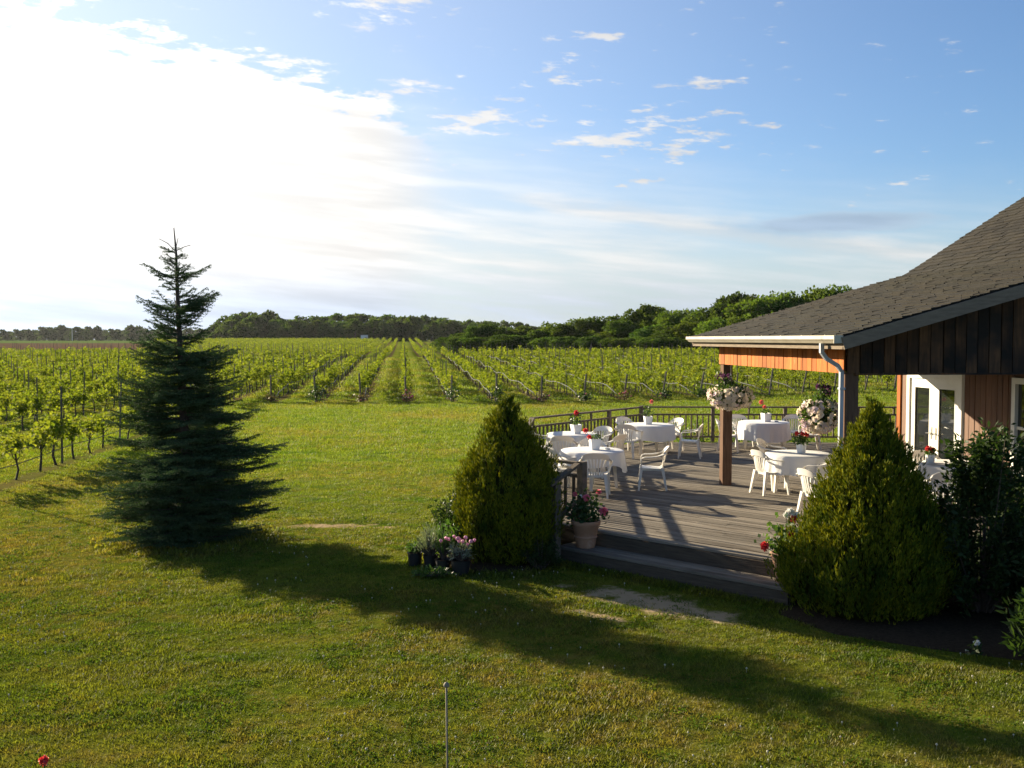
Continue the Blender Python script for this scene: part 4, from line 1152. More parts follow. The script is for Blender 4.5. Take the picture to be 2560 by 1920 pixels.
def build_railing():
    t = empty('deck_railing', (-0.05, 15.95, DECK_Z), 0, 'weathered wooden railing with thin balusters round the deck', 'railing')
    o = Vector((-0.05, 15.95, 0))
    path = [A_U + Vector((0, 0, 0)), L1, Vector((0.42, 23.6, 0)), Vector((3.56, 27.5, 0)), Vector((11.5, 27.35, 0))]
    HT, HM, HB = 0.97, 0.775, 0.16
    bal = MB().box((0, 0, (HM + HB) / 2), (0.036, 0.036, HM - HB - 0.03)).mesh('baluster', RAILWOOD)
    post = MB().box((0, 0, 0.50), (0.09, 0.09, 0.96)).mesh('post', RAILWOOD)
    thin = MB().box((0, 0, (HT + HM) / 2), (0.045, 0.045, HT - HM - 0.02)).mesh('upright', RAILWOOD)
    for i in range(4):
        a, b = path[i] - o, path[i + 1] - o
        d = b - a; L_ = d.length; d.normalize(); rz = math.atan2(d.y, d.x)
        inn = Vector((d.y, -d.x, 0)) * 0.06                      # inside the deck edge
        a, b = a + inn, b + inn
        for nm, h, w, th in (('top_rail', HT, 0.11, 0.04), ('middle_rail', HM, 0.05, 0.045), ('bottom_rail', HB, 0.05, 0.045)):
            MB().beam(a + Vector((0, 0, h + (0.004 * i if nm == 'top_rail' else 0))) - d * 0.01, b + Vector((0, 0, h + (0.004 * i if nm == 'top_rail' else 0))) + d * (0.03 if i < 3 else 0.0), w, th).build(nm, RAILWOOD, t)
        np_ = max(1, round(L_ / 1.9))
        for k in range(np_ + 1):
            if k == 0 and i > 0: continue
            p = a + d * (L_ * k / np_)
            big = (k == np_ and i < 3) or (k == 0 and i == 0)
            add('post', post, t, p, (0, 0, rz), (1.45, 1.45, 1.035) if (i == 2 and big) else ((1.2, 1.2, 1.02) if big else 1))
            if k < np_: add('upright', thin, t, p + d * (L_ / np_ / 2), (0, 0, rz))
        nb = int(L_ / 0.155)
        for k in range(1, nb):
            s = L_ * k / nb
            if min(abs(s - L_ * j / np_) for j in range(np_ + 1)) < 0.07: continue
            add('baluster', bal, t, a + d * s, (0, 0, rz))
    s = empty('stair_handrail', (0.645, 14.55, 0), 0, 'sloping dark handrail and low post at the left of the steps', 'handrail')
    up = A_U - Vector((0.645, 14.55, 0))
    MB().box((0, 0, 0.58), (0.105, 0.105, 1.18)).build('post', RAILWOOD, s, rot=(0, 0, 0.7))
    MB().beam(Vector((-0.10, -0.12, 1.17)), up + Vector((0.0, 0.0, DECK_Z + 0.97)) - up.normalized() * 0.05, 0.10, 0.04).build('sloping_rail', RAILWOOD, s)
    MB().beam(Vector((0.02, 0.02, 0.62)), up + Vector((0.0, 0.0, DECK_Z + 0.42)) - up.normalized() * 0.07, 0.045, 0.05).build('lower_rail', RAILWOOD, s)
build_railing()

# ------------------------------------------------------------------ building
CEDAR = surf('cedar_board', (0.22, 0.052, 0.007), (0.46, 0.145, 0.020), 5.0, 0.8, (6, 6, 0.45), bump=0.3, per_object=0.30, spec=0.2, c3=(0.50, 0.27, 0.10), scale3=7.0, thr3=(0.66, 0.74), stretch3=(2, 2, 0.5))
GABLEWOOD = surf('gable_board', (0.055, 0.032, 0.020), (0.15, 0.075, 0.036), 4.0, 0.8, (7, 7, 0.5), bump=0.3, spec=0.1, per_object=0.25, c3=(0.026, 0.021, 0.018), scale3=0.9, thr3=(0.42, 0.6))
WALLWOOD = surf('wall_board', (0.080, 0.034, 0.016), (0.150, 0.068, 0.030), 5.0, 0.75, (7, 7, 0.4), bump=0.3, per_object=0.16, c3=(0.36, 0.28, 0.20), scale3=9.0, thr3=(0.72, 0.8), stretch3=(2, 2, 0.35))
FASCIA = surf('fascia_wood', (0.15, 0.12, 0.09), (0.22, 0.175, 0.13), 5, 0.9, (1, 1, 6), bump=0.3, spec=0.1)
POSTW = surf('porch_post_wood', (0.085, 0.048, 0.032), (0.15, 0.09, 0.058), 6, 0.9, (5, 5, 0.5), bump=0.35, spec=0.1)
GUTTER = surf('gutter_white', (0.46, 0.42, 0.33), (0.36, 0.31, 0.23), 3.0, 0.45, c3=(0.28, 0.23, 0.16), scale3=5, thr3=(0.66, 0.74))
SPOUT = surf('downspout_white', (0.40, 0.42, 0.45), (0.33, 0.35, 0.38), 3.0, 0.4)
WHITEP = surf('white_paint', (0.76, 0.74, 0.66), (0.70, 0.67, 0.58), 4.0, 0.45)
PANE = surf('door_glass', (0.012, 0.014, 0.014), rough=0.03, spec=1.0)
METAL = surf('handle_metal', (0.55, 0.52, 0.46), rough=0.3, metal=1.0)
def shingle_mat():
    m = bpy.data.materials.new('asphalt_shingle'); nt, N, L = nodes(m)
    geo = N('ShaderNodeNewGeometry'); oi = N('ShaderNodeObjectInfo')
    pos = geo.outputs['Position']
    ad = N('ShaderNodeMath'); ad.operation = 'ADD'; L(geo.outputs['Random Per Island'], ad.inputs[0]); L(oi.outputs['Random'], ad.inputs[1])
    fr = N('ShaderNodeMath'); fr.operation = 'FRACT'; L(ad.outputs[0], fr.inputs[0])
    col = mixc(N, L, fr.outputs[0], (0.009, 0.008, 0.007), (0.030, 0.025, 0.018))
    col = mixc(N, L, ramp(N, L, noisef(N, L, pos, 0.6, 4), 0.4, 0.7, 0, 0.35), col, (0.024, 0.027, 0.018))
    col = mixc(N, L, ramp(N, L, noisef(N, L, pos, 60, 3, 0.7), 0.35, 0.65, 0, 0.5), col, (0.036, 0.032, 0.025))
    b = N('ShaderNodeBsdfPrincipled'); L(col, b.inputs['Base Color']); b.inputs['Roughness'].default_value = 0.95; b.inputs['Specular IOR Level'].default_value = 0.2
    bn = N('ShaderNodeBump'); bn.inputs['Strength'].default_value = 0.6; bn.inputs['Distance'].default_value = 0.01
    L(noisef(N, L, pos, 120, 3, 0.7), bn.inputs['Height']); L(bn.outputs[0], b.inputs['Normal'])
    out = N('ShaderNodeOutputMaterial'); L(b.outputs[0], out.inputs[0])
    return m
def build_building():
    t = empty('winery_building', (3.66, 19.9, 0), math.atan2(0.121, 0.993), 'cedar-clad building with shingled porch roof over the right of the deck', 'building')
    M = Matrix.Translation(t.location) @ Matrix.Rotation(t.rotation_euler.z, 4, 'Z')
    Y0, Y1, UB, UR = 0.2, -6.54, 4.5, 9.8
    S1, S2 = 0.28, 0.63
    zt = lambda u: 3.35 + S1 * min(u, UB) + S2 * max(0.0, u - UB)
    ROOFB = surf('roof_underlay', (0.05, 0.045, 0.04), rough=0.95)
    roof = None
    def slab(u0, u1, mb):
        for (a, b) in ((u0, u1),):
            vs_ = []
            for u in (a, b):
                for y in (Y1, Y0):
                    vs_ += [(u, y, zt(u) - 0.012), (u, y, zt(u) - 0.13)]
            mb.add(vs_, [(0, 4, 6, 2), (1, 3, 7, 5), (0, 1, 5, 4), (2, 6, 7, 3), (0, 2, 3, 1), (4, 5, 7, 6)])
    mb = MB(); slab(0.02, UB, mb); slab(UB, UR, mb)
    zr = zt(UR)
    mb.add([(UR, Y1, zr - 0.012), (UR, Y0, zr - 0.012), (UR + 7, Y1, 3.0), (UR + 7, Y0, 3.0)], [(0, 2, 3, 1)])
    roof = mb.build('roof', ROOFB, t)
    # shingles: real overlapping tabs
    SH = shingle_mat()
    EXP, WID = 0.145, 0.33
    items = []
    for (ua, ub, sl) in ((0.0, UB, S1), (UB, UR, S2)):
        cs = 1 / math.sqrt(1 + sl * sl); ln = (ub - ua) / cs
        nC = int(ln / EXP)
        for c in range(nC + 1):
            u0 = ua + c * EXP * cs
            if u0 > ub - 0.03: continue
            y = Y1 - (0.012) + 0
            off = random.uniform(0, WID)
            y = Y1 - 0.02; first = True
            while y < Y0 - 0.01:
                w = (off if first and off > 0.06 else random.uniform(0.24, 0.42)); first = False
                w = min(w, Y0 + 0.02 - y)
                items.append((u0, y + w / 2, max(w - 0.012, 0.02), sl, cs)); y += w
    cam_l = M.inverted() @ Vector((0, 0, CAM_H))
    items.sort(key=lambda q: (Vector((q[0], q[1], zt(q[0]))) - cam_l).length)
    def shingle_verts(u0, y, w, sl, cs, own):
        th = 0.016 if random.random() < 0.6 else 0.026
        L_ = EXP + 0.05
        d = Vector((cs, 0, sl * cs)); n = Vector((-sl * cs, 0, cs))
        j = random.uniform(-0.010, 0.006)
        o = Vector((u0, y, zt(u0) - (0 if not own else 0))) + d * j
        vs_ = []
        for s, h0, h1 in ((0, 0.003, th + 0.004), (L_, -0.002, 0.003)):
            for yy in (-w / 2, w / 2):
                vs_ += [d * s + n * h0 + Vector((0, yy, 0)), d * s + n * h1 + Vector((0, yy, 0))]
        return o, vs_, [(1, 5, 7, 3), (0, 2, 6, 4), (0, 1, 3, 2), (4, 6, 7, 5), (0, 4, 5, 1), (2, 3, 7, 6)]
    rest = MB()
    for k, it in enumerate(items):
        o, vs_, fs = shingle_verts(*it, k < 290)
        if k < 290: MB().add(vs_, fs).build('shingle', SH, roof, loc=o)
        else: rest.add([v + o for v in vs_], fs)
    ro = rest.build('shingle_field', SH, roof); ro['kind'] = 'stuff'
    # rake boards, gutter, downspout
    for yy, nm in ((Y1 - 0.005, 'rake_board'), (Y0 + 0.005, 'rake_board')):
        for a, b in ((0.0, UB), (UB, UR)):
            MB().beam((a, yy, zt(a) - 0.105), (b, yy, zt(b) - 0.105), 0.04, 0.17).build(nm, FASCIA, t)
    MB().beam((0.03, Y1 + 0.03, 3.24), (0.03, Y0 - 0.03, 3.24), 0.03, 0.15).build('eave_board', FASCIA, t)
    prof = [(0.0, 3.352), (0.0, 3.245), (-0.06, 3.245), (-0.10, 3.285), (-0.125, 3.30), (-0.125, 3.352), (-0.113, 3.352), (-0.113, 3.308), (-0.09, 3.292), (-0.055, 3.258), (-0.012, 3.258), (-0.012, 3.352)]
    g = MB(); n = len(prof)
    ya, yb = Y1 - 0.0, Y0 + 0.02
    g.add([(p[0], ya, p[1]) for p in prof] + [(p[0], yb, p[1]) for p in prof], [(k, (k + 1) % n, n + (k + 1) % n, n + k) for k in range(n)])
    g.box((-0.06, ya, 3.30), (0.13, 0.012, 0.11))
    gu = g.build('gutter', GUTTER, t)
    bk = MB().box((0, 0, 0), (0.125, 0.02, 0.008)).mesh('gutter_strap', GUTTER)
    for k in range(9): add('gutter_strap', bk, gu, (-0.06, ya + 0.3 + k * 0.78, 3.358))
    py = -6.02
    ds = MB().sweep([(-0.06, py, 3.245), (-0.06, py, 3.12), (0.02, py + 0.03, 3.03), (0.24, py + 0.14, 2.93), (0.325, py + 0.19, 2.84), (0.325, py + 0.19, 2.5), (0.325, py + 0.19, DECK_Z + 0.04)], 0.055, 0.05, [(0, 1, 0)] * 7)
    dso = ds.build('downspout', SPOUT, t)
    for z in (2.6, 1.3): MB().box((0.33, py + 0.19, z), (0.085, 0.075, 0.03)).build('strap', SPOUT, dso)
    # posts
    pm = MB().box((0, 0, (2.83 + DECK_Z) / 2), (0.185, 0.185, 2.83 - DECK_Z)).mesh('porch_post', POSTW)
    for y in (-0.53, -5.78): add('porch_post', pm, t, (0.47, y, 0))
    # board cladding: each board its own piece, backed by a sheet
    ZB = 2.816
    def boards(axis, fixed, a, b, z0, z1, mat, w=0.185, nm='board', skip=(), out=-1):
        s = a
        while s < b - 0.02:
            ww = min(w * random.uniform(0.92, 1.06), b - s); m = s + ww / 2
            segs = [(z0(m) if callable(z0) else z0, z1(m) if callable(z1) else z1)]
            for (k0, k1, kz0, kz1) in skip:
                if k0 < m < k1: segs = [(lo, hi) for lo, hi in ((segs[0][0], kz0), (kz1, segs[0][1])) if hi - lo > 0.05]
            for lo, hi in segs:
                off = fixed + out * random.uniform(0.0, 0.010)
                sz = (ww - 0.014, 0.022, hi - lo)
                if axis == 'u': MB().box((0, 0, 0), sz).build(nm, mat, t, loc=(m, off, (lo + hi) / 2))
                else: MB().box((0, 0, 0), (0.022, ww - 0.016, hi - lo)).build(nm, mat, t, loc=(off, m, (lo + hi) / 2))
            s += ww
    under = lambda u: zt(u) - 0.14
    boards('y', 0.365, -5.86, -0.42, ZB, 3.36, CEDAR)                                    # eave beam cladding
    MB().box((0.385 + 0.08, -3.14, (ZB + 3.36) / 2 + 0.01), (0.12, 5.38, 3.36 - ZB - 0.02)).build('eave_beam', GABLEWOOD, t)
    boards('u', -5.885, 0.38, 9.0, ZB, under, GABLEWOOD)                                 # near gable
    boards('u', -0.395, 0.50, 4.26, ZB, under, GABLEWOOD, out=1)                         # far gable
    for yy in (-5.86, -0.42):
        bk = MB()
        us = [0.45, UB, 9.0 if yy < -1 else UB + 0.02]
        bk.add([(u, yy, ZB + 0.01) for u in us] + [(u, yy, under(u) - 0.005) for u in us], [(0, 1, 4, 3), (1, 2, 5, 4)])
        bk.build('gable_backing', GABLEWOOD, t)
    MB().box((4.7, -5.84, ZB - 0.012), (8.4, 0.15, 0.026)).build('beam_soffit', GABLEWOOD, t)
    # the wall behind the porch, with french doors and a window
    UW = 4.3
    DY0, DY1, DZ = -2.40, -0.46, 2.66
    WY0, WY1 = -5.3, -3.86
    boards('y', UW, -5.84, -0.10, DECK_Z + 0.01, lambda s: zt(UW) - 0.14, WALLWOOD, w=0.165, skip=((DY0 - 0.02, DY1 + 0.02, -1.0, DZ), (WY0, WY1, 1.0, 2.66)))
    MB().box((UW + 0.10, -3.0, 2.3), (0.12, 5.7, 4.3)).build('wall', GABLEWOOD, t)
    MB().box((UW + 2.6, -0.19, 2.3), (5.0, 0.12, 4.3)).build('wall', WALLWOOD, t)
    MB().box((UW + 2.6, -5.7, 2.3), (5.0, 0.12, 4.3)).build('wall', WALLWOOD, t)
    MB().box((UW - 0.012, -0.11, 2.35), (0.06, 0.13, 3.8)).build('corner_board', CEDAR, t)
    dr = empty('french_doors', (0, 0, 0)); dr.parent = t
    fr = MB()
    for y in (DY0 + 0.05, DY1 - 0.05): fr.box((UW - 0.015, y, (DECK_Z + DZ) / 2), (0.09, 0.10, DZ - DECK_Z))
    fr.box((UW - 0.015, (DY0 + DY1) / 2, DZ - 0.06), (0.088, DY1 - DY0 - 0.2, 0.12))
    fr.build('door_frame', WHITEP, dr)
    mid = (DY0 + DY1) / 2
    for lo, hi in ((DY0 + 0.105, mid - 0.003), (mid + 0.003, DY1 - 0.105)):
        leaf = MB(); zl, zh = DECK_Z + 0.03, DZ - 0.125; st = 0.15
        for y in (lo + st / 2, hi - st / 2): leaf.box((UW, y, (zl + zh) / 2), (0.05, st, zh - zl))
        for z, h in ((zl + 0.14, 0.28), (zh - 0.08, 0.16)): leaf.box((UW, (lo + hi) / 2, z), (0.048, hi - lo - 2 * st, h))
        leaf.build('door_leaf', WHITEP, dr)
        MB().box((UW + 0.005, (lo + hi) / 2, (zl + 0.28 + zh - 0.16) / 2), (0.01, hi - lo - 2 * st, zh - zl - 0.44)).build('pane', PANE, dr)
        bd = MB()
        for y in (lo + st + 0.008, hi - st - 0.008): bd.box((UW - 0.02, y, (zl + 0.28 + zh - 0.16) / 2), (0.02, 0.016, zh - zl - 0.44))
        for z in (zl + 0.288, zh - 0.168): bd.box((UW - 0.021, (lo + hi) / 2, z), (0.02, hi - lo - 2 * st - 0.034, 0.016))
        bd.build('glazing_bead', WHITEP, dr)
        hy = (mid - 0.075) if hi < mid + 0.001 else (mid + 0.075)
        h = MB().box((UW - 0.03, hy, 1.50), (0.012, 0.045, 0.24)); h.tube([(UW - 0.03, hy, 1.50), (UW - 0.08, hy, 1.50), (UW - 0.08, hy + (0.11 if hy > mid else -0.11), 1.49)], 0.010, 6)
        h.build('door_handle', METAL, dr)
    wn = empty('window', (0, 0, 0)); wn.parent = t
    wf = MB()
    for y in (WY0 + 0.05, WY1 - 0.05): wf.box((UW - 0.02, y, 1.83), (0.085, 0.10, 1.66))
    for z in (1.05, 2.61): wf.box((UW - 0.02, (WY0 + WY1) / 2, z), (0.083, WY1 - WY0 - 0.2, 0.10))
    wf.box((UW - 0.012, (WY0 + WY1) / 2, 1.83), (0.04, WY1 - WY0 - 0.2, 0.05))
    wf.build('frame', WHITEP, wn)
    MB().box((UW + 0.004, (WY0 + WY1) / 2, 1.83), (0.01, WY1 - WY0 - 0.2, 1.5)).build('pane', PANE, wn)
build_building()

# ------------------------------------------------------------------ garden furniture
PLASTIC = surf('white_plastic', (0.80, 0.78, 0.72), (0.70, 0.67, 0.60), 3.0, rough=0.42, per_object=0.05, transl=0.16, tcol=(0.80, 0.66, 0.46))
CLOTH = surf('white_cloth', (0.80, 0.79, 0.78), rough=0.9, spec=0.1, bump=0.5, scale=2.2, bscale=5.0, transl=0.22, tcol=(0.78, 0.74, 0.68))
def chair_parts():
    """monobloc armchair, facing +Y"""
    parts = []
    def seat(u, v):
        x = (u - 0.5) * 2; y = v
        w = 0.235 - 0.045 * (1 - v)
        z = 0.415 + 0.018 * (v - 0.3) - 0.016 * (1 - x * x) * math.sin(math.pi * min(v * 1.1, 1)) - (0.05 * ((v - 0.86) / 0.14) ** 2 if v > 0.86 else 0)
        return (x * w, -0.20 + 0.43 * y, z)
    parts.append(('seat', MB().grid(seat, 10, 12, (0, 0, -0.012)).mesh('chair_seat', PLASTIC, angle=50)))
    by = lambda z: -0.195 - 0.12 * ((z - 0.41) / 0.41)           # lean of the back
    def crest(u, v):
        s = (u - 0.5) * 2
        x = 0.262 * math.sin(s * 1.35) / math.sin(1.35)
        zt_ = 0.825 - 0.115 * abs(s) ** 2.6
        zb = 0.715 - 0.075 * abs(s) ** 2.2
        z = zb + (zt_ - zb) * v
        return (x, by(z) + 0.075 * s * s, z)
    parts.append(('backrest', MB().grid(crest, 14, 4, (0, -0.012, 0)).mesh('chair_crest', PLASTIC, angle=60)))
    for k in range(7):
        s = (k - 3) / 3.0
        xb, xt_ = 0.135 * s, 0.185 * s
        pts = []
        for f in np.linspace(0, 1, 5):
            z = 0.405 + (0.735 - 0.02 * s * s - 0.405) * f
            pts.append((xb + (xt_ - xb) * f ** 1.6, by(z) + 0.055 * s * s * f + 0.006 - 0.02 * math.sin(math.pi * f) * 0.6, z))
        parts.append(('slat', MB().sweep(pts, [0.030, 0.029, 0.030, 0.033, 0.036], 0.010, (0, 1, 0.2)).mesh('chair_slat', PLASTIC, angle=50)))
    for sg in (-1, 1):
        pts = [(0.245 * sg, -0.255, 0.715), (0.262 * sg, -0.20, 0.685), (0.275 * sg, -0.10, 0.650), (0.280 * sg, 0.02, 0.636), (0.280 * sg, 0.13, 0.632), (0.276 * sg, 0.185, 0.612), (0.266 * sg, 0.205, 0.56), (0.245 * sg, 0.20, 0.47), (0.225 * sg, 0.195, 0.40)]
        ups = [(0.5 * sg, 0, 1), (0.3 * sg, 0, 1), (0, 0, 1), (0, 0, 1), (0, 0, 1), (0, 0.7, 0.7), (0, 1, 0.2), (0, 1, 0), (0, 1, 0)]
        parts.append(('armrest', MB().sweep(pts, [0.05, 0.052, 0.054, 0.056, 0.056, 0.054, 0.05, 0.045, 0.045], 0.018, ups).mesh('chair_arm', PLASTIC, angle=50)))
        for y0, y1, x0, x1 in ((0.195, 0.245, 0.212, 0.250), (-0.195, -0.275, 0.170, 0.215)):
            parts.append(('leg', MB().beam((x0 * sg, y0, 0.43), (x1 * sg, y1, 0.0), 0.062, 0.055, (0, 1, 0), 0.034, 0.032).mesh('chair_leg', PLASTIC)))
    def apron(u, v):
        a = math.pi * (0.12 + 0.76 * u)
        return (0.205 * math.cos(a), -0.195 if u > -1 else 0, 0.40 - 0.035 * v)
    parts.append(('apron', MB().sweep([(-0.19, 0.18, 0.395), (-0.175, -0.05, 0.392), (-0.165, -0.19, 0.390), (0.165, -0.19, 0.390), (0.175, -0.05, 0.392), (0.19, 0.18, 0.395)], 0.010, 0.04, (0, 0, 1)).mesh('chair_apron', PLASTIC)))
    return parts
CHAIR = chair_parts()
def chair(x, y, fx, fy, label, s=1.0, z=DECK_Z):
    t = empty('plastic_armchair', (x, y, z + 0.002), math.atan2(-fx, fy), 'white plastic armchair ' + label, 'chair', 'white plastic chairs on the deck')
    t.scale = (s, s, s)
    for nm, me in CHAIR: add(nm, me, t)
chair(1.52, 17.95, 0.10, 1, 'with its back to us at the front-left table')
chair(0.98, 18.75, 0.9, 0.4, 'half hidden behind the left cypress and rail at the front-left table')
chair(1.62, 19.95, -0.05, -1, 'on the far side of the front-left table, only its top showing')
chair(1.10, 21.15, 0.15, 1, 'with its back to us at the left rear table')
chair(0.72, 22.5, 1, -0.05, 'leftmost on the deck, its arm showing past the left cypress')
chair(1.98, 22.95, -0.6, -0.75, 'with fanned back facing us behind the left rear table')
chair(2.12, 21.35, -0.75, 0.65, 'turned aside between the front-left and corner tables')
chair(2.82, 23.95, 0.45, 0.9, 'with its back to us at the front of the corner table')
chair(3.05, 25.75, 0.55, -0.8, 'by the railing corner post at the corner table')
chair(4.05, 25.45, -0.85, -0.5, 'behind the right side of the corner table')
chair(4.27, 23.85, -1, 0.25, 'facing left at the right of the corner table')
chair(2.66, 18.85, -1, 0.12, 'standing alone mid-deck in side view facing left')
chair(5.5, 25.2, 1, -0.25, 'behind the brown porch post facing the far table')
chair(6.12, 26.5, 0.2, -1, 'back against the railing left of the far table')
chair(7.50, 26.45, -0.3, -1, 'back against the railing right of the far table')
chair(7.62, 25.45, -1, 0.1, 'at the right of the far table near the hanging basket')
chair(4.76, 18.28, 0.95, 0.35, 'in side view at the left of the porch table')
chair(5.30, 20.1, 0.85, -0.5, 'behind the left of the porch table, half hidden')
chair(5.46, 17.45, -0.70, 0.72, 'with tall slatted back to us at the front of the porch table')
chair(4.86, 15.62, 0.95, 0.3, 'nearest the steps, half hidden by the larger cypress')
chair(7.50, 17.80, 0.0, -1, 'in front of the french doors behind the right-hand table')
chair(6.75, 15.40, 0.25, 1, 'with its arm showing between the larger cypress and dark shrub')

def table(x, y, r_, seed, label, cl_label, hem=0.30, corner=0.0, folds=11, turn=0.0):
    t = empty('round_table', (x, y, DECK_Z + 0.002), turn, 'round white plastic table ' + label, 'table', 'round tables on the deck')
    MB().lathe([(r_ - 0.03, 0.69), (r_, 0.695), (r_, 0.715), (r_ - 0.01, 0.72)], 40, cap_top=True).build('table_top', PLASTIC, t, angle=40)
    for k in range(4):
        a = math.pi / 4 + k * math.pi / 2
        MB().beam((0.40 * math.cos(a), 0.40 * math.sin(a), 0.69), (0.47 * math.cos(a), 0.47 * math.sin(a), 0.0), 0.085, 0.075, (math.cos(a), math.sin(a), 0), 0.055, 0.05).build('leg', PLASTIC, t)
    rr = np.random.default_rng(seed); ph = rr.uniform(0, 6.28, 4)
    def fn(r0, z, a, i):
        if i <= 3: return (r0, z)
        f = (i - 3) / 7.0
        h = hem + corner * max(0.0, math.cos(2 * (a - turn - 0.6))) ** 3 + 0.02 * math.sin(3 * a + ph[2])
        wave = 0.5 * math.sin(folds * a + ph[0]) + 0.3 * math.sin((folds * 2 - 3) * a + ph[1]) + 0.25 * math.sin(5 * a + ph[3])
        return (r_ + 0.012 + 0.035 * f + 0.034 * f ** 0.8 * wave, 0.722 - h * f)
    prof = [(0.02, 0.724), (r_ * 0.6, 0.724), (r_ - 0.01, 0.7235), (r_ + 0.006, 0.716)] + [(1, 1)] * 7
    prof = [(0.02, 0.724), (r_ * 0.6, 0.7242), (r_ - 0.012, 0.7238), (r_ + 0.008, 0.716)] + [(r_, 0.7)] * 7
    c = empty('tablecloth', (x, y, DECK_Z + 0.004), 0, cl_label, 'tablecloth', 'white tablecloths')
    MB().lathe(prof, 120, fn=fn).build('cloth', CLOTH, c, smooth=True)
    return x, y
T = {}
T[1] = table(1.54, 19.05, 0.60, 1, 'front-left on the deck behind the stair rail', 'white cloth with a hanging point on the front-left table', 0.26, 0.16, 10, -0.9)
T[2] = table(1.36, 22.4, 0.56, 2, 'at the left rear beside the slanting railing', 'white cloth on the left rear table by the slanting railing', 0.40, 0.05, 13, 0.4)
T[3] = table(3.42, 24.8, 0.62, 3, 'near the corner post of the railing', 'smooth white cloth on the table near the railing corner post', 0.36, 0.0, 9, 0.2)
T[4] = table(6.50, 25.6, 0.63, 4, 'at the back railing between the two hanging baskets', 'deeply folded white cloth on the back table between the hanging baskets', 0.46, 0.0, 14, 0.5)
T[5] = table(5.35, 18.5, 0.59, 5, 'under the porch between the two posts', 'rumpled white cloth on the porch table between the two posts', 0.34, 0.06, 12, 1.0)
T[6] = table(7.62, 16.95, 0.60, 6, 'right of the larger cypress below the french doors', 'white cloth on the table below the french doors', 0.42, 0.0, 10, 0.1)

# ------------------------------------------------------------------ flower pots
GER_LEAF = leafmat('geranium_leaf', (0.035, 0.075, 0.016), (0.075, 0.12, 0.03), transl=0.35)
GER_DARK = leafmat('geranium_leaf_dark', (0.022, 0.050, 0.014), (0.045, 0.085, 0.02), transl=0.3)
RED = surf('geranium_red', (0.70, 0.035, 0.045), (0.80, 0.10, 0.09), 60, 0.6, transl=0.25)
CORAL = surf('geranium_coral', (0.78, 0.14, 0.13), (0.85, 0.25, 0.20), 60, 0.6, transl=0.25)
PINKR = surf('geranium_pink', (0.78, 0.13, 0.20), (0.85, 0.24, 0.30), 60, 0.6, transl=0.25)
WHITEFL = surf('white_bloom', (0.82, 0.80, 0.74), rough=0.7, transl=0.25)
def flower_ball(name, mat, rad, n=60, seed=0):
    r = np.random.default_rng(seed)
    d = rand_dirs(n, r); d[:, 2] = np.abs(d[:, 2]) * np.where(r.uniform(0, 1, n) < .75, 1, -1)
    P = d * rad * r.uniform(0.05, 0.6, (n, 1))
    return quad_mesh(name, leaves(P, d * 0.8 + rand_dirs(n, r) * 0.8, rad * 0.62, rad * 0.62, r), mat)
BALL = {m.name: flower_ball('geranium_head', m, 0.05, 110, i) for i, m in enumerate((RED, CORAL, PINKR, WHITEFL))}
POTW = surf('white_pot', (0.74, 0.74, 0.73), rough=0.5)
SOIL = surf('potting_soil', (0.03, 0.022, 0.016), rough=0.95)
def plant_in(t, z, rad, h, n, leaf, mat, heads, seed, lo=0.0):
    """foliage mound plus flower heads on stems: parts of the pot's plant"""
    r = np.random.default_rng(seed)
    P = r.normal(0, 1, (n, 3)) * np.array([rad * 0.5, rad * 0.5, h * 0.28]) + np.array([0, 0, z + h * 0.45])
    P[:, 2] = P[:, 2].clip(z + lo)
    add('foliage', quad_mesh('pot_foliage', leaves(P, rand_dirs(n, r) + np.array([0, 0, 0.3]), leaf, leaf * 0.9, r), mat), t)
    st = MB()
    for (x, y, hz, m, s) in heads:
        st.tube([(x * 0.2, y * 0.2, z), (x * 0.7, y * 0.7, z + (hz - z) * 0.6), (x, y, hz)], [0.005, 0.004, 0.003], 4, cap=False)
        add('flower', BALL[m.name], t, (x, y, hz), (0, 0, random.uniform(0, 6)), s)
    if heads: st.build('stems', GER_LEAF, t)
def table_pot(x, y, rz, size, heads, foliage_h, label, n=130, seed=0, square=True):
    t = empty('potted_geranium', (x, y, DECK_Z + 0.002 + 0.7275), rz, label, 'flower pot', 'geranium pots on the tables')
    w0, w1, h = size
    m = MB()
    if square:
        o = [(-1, -1), (1, -1), (1, 1), (-1, 1)]
        rings = [(w0, 0.0), (w1, h), (w1 * 0.9, h), (w1 * 0.86, h - 0.02)]
        vs_ = [(a * w / 2, b * w / 2, z) for w, z in rings for a, b in o]
        fs = [(3, 2, 1, 0)] + [(4 * q + k, 4 * q + (k + 1) % 4, 4 * q + 4 + (k + 1) % 4, 4 * q + 4 + k) for q in range(3) for k in range(4)] + [(12, 13, 14, 15)]
        m.add(vs_, fs)
    else: m.lathe([(w0 / 2, 0), (w1 / 2, h), (w1 / 2 * 0.92, h), (w1 / 2 * 0.88, h - 0.02)], 20, cap_top=True)
    m.build('pot', POTW, t, angle=40)
    plant_in(t, h - 0.02, w1 * 0.62, foliage_h, n, 0.05, GER_LEAF, heads, seed)
table_pot(T[1][0] + 0.05, T[1][1] + 0.02, 0.2, (0.145, 0.20, 0.21), [(-0.20, -0.05, 0.37, RED, 1.15), (-0.13, -0.08, 0.25, RED, 1.0)], 0.12, 'white pot with two red geranium heads leaning left on the front-left table', 70, 1)
table_pot(T[2][0] + 0.08, T[2][1] - 0.1, 0.4, (0.15, 0.21, 0.21), [(0.0, 0.0, 0.47, RED, 1.3), (0.02, 0.03, 0.42, RED, 1.0)], 0.26, 'white pot with one red bloom on the left rear table', 130, 2)
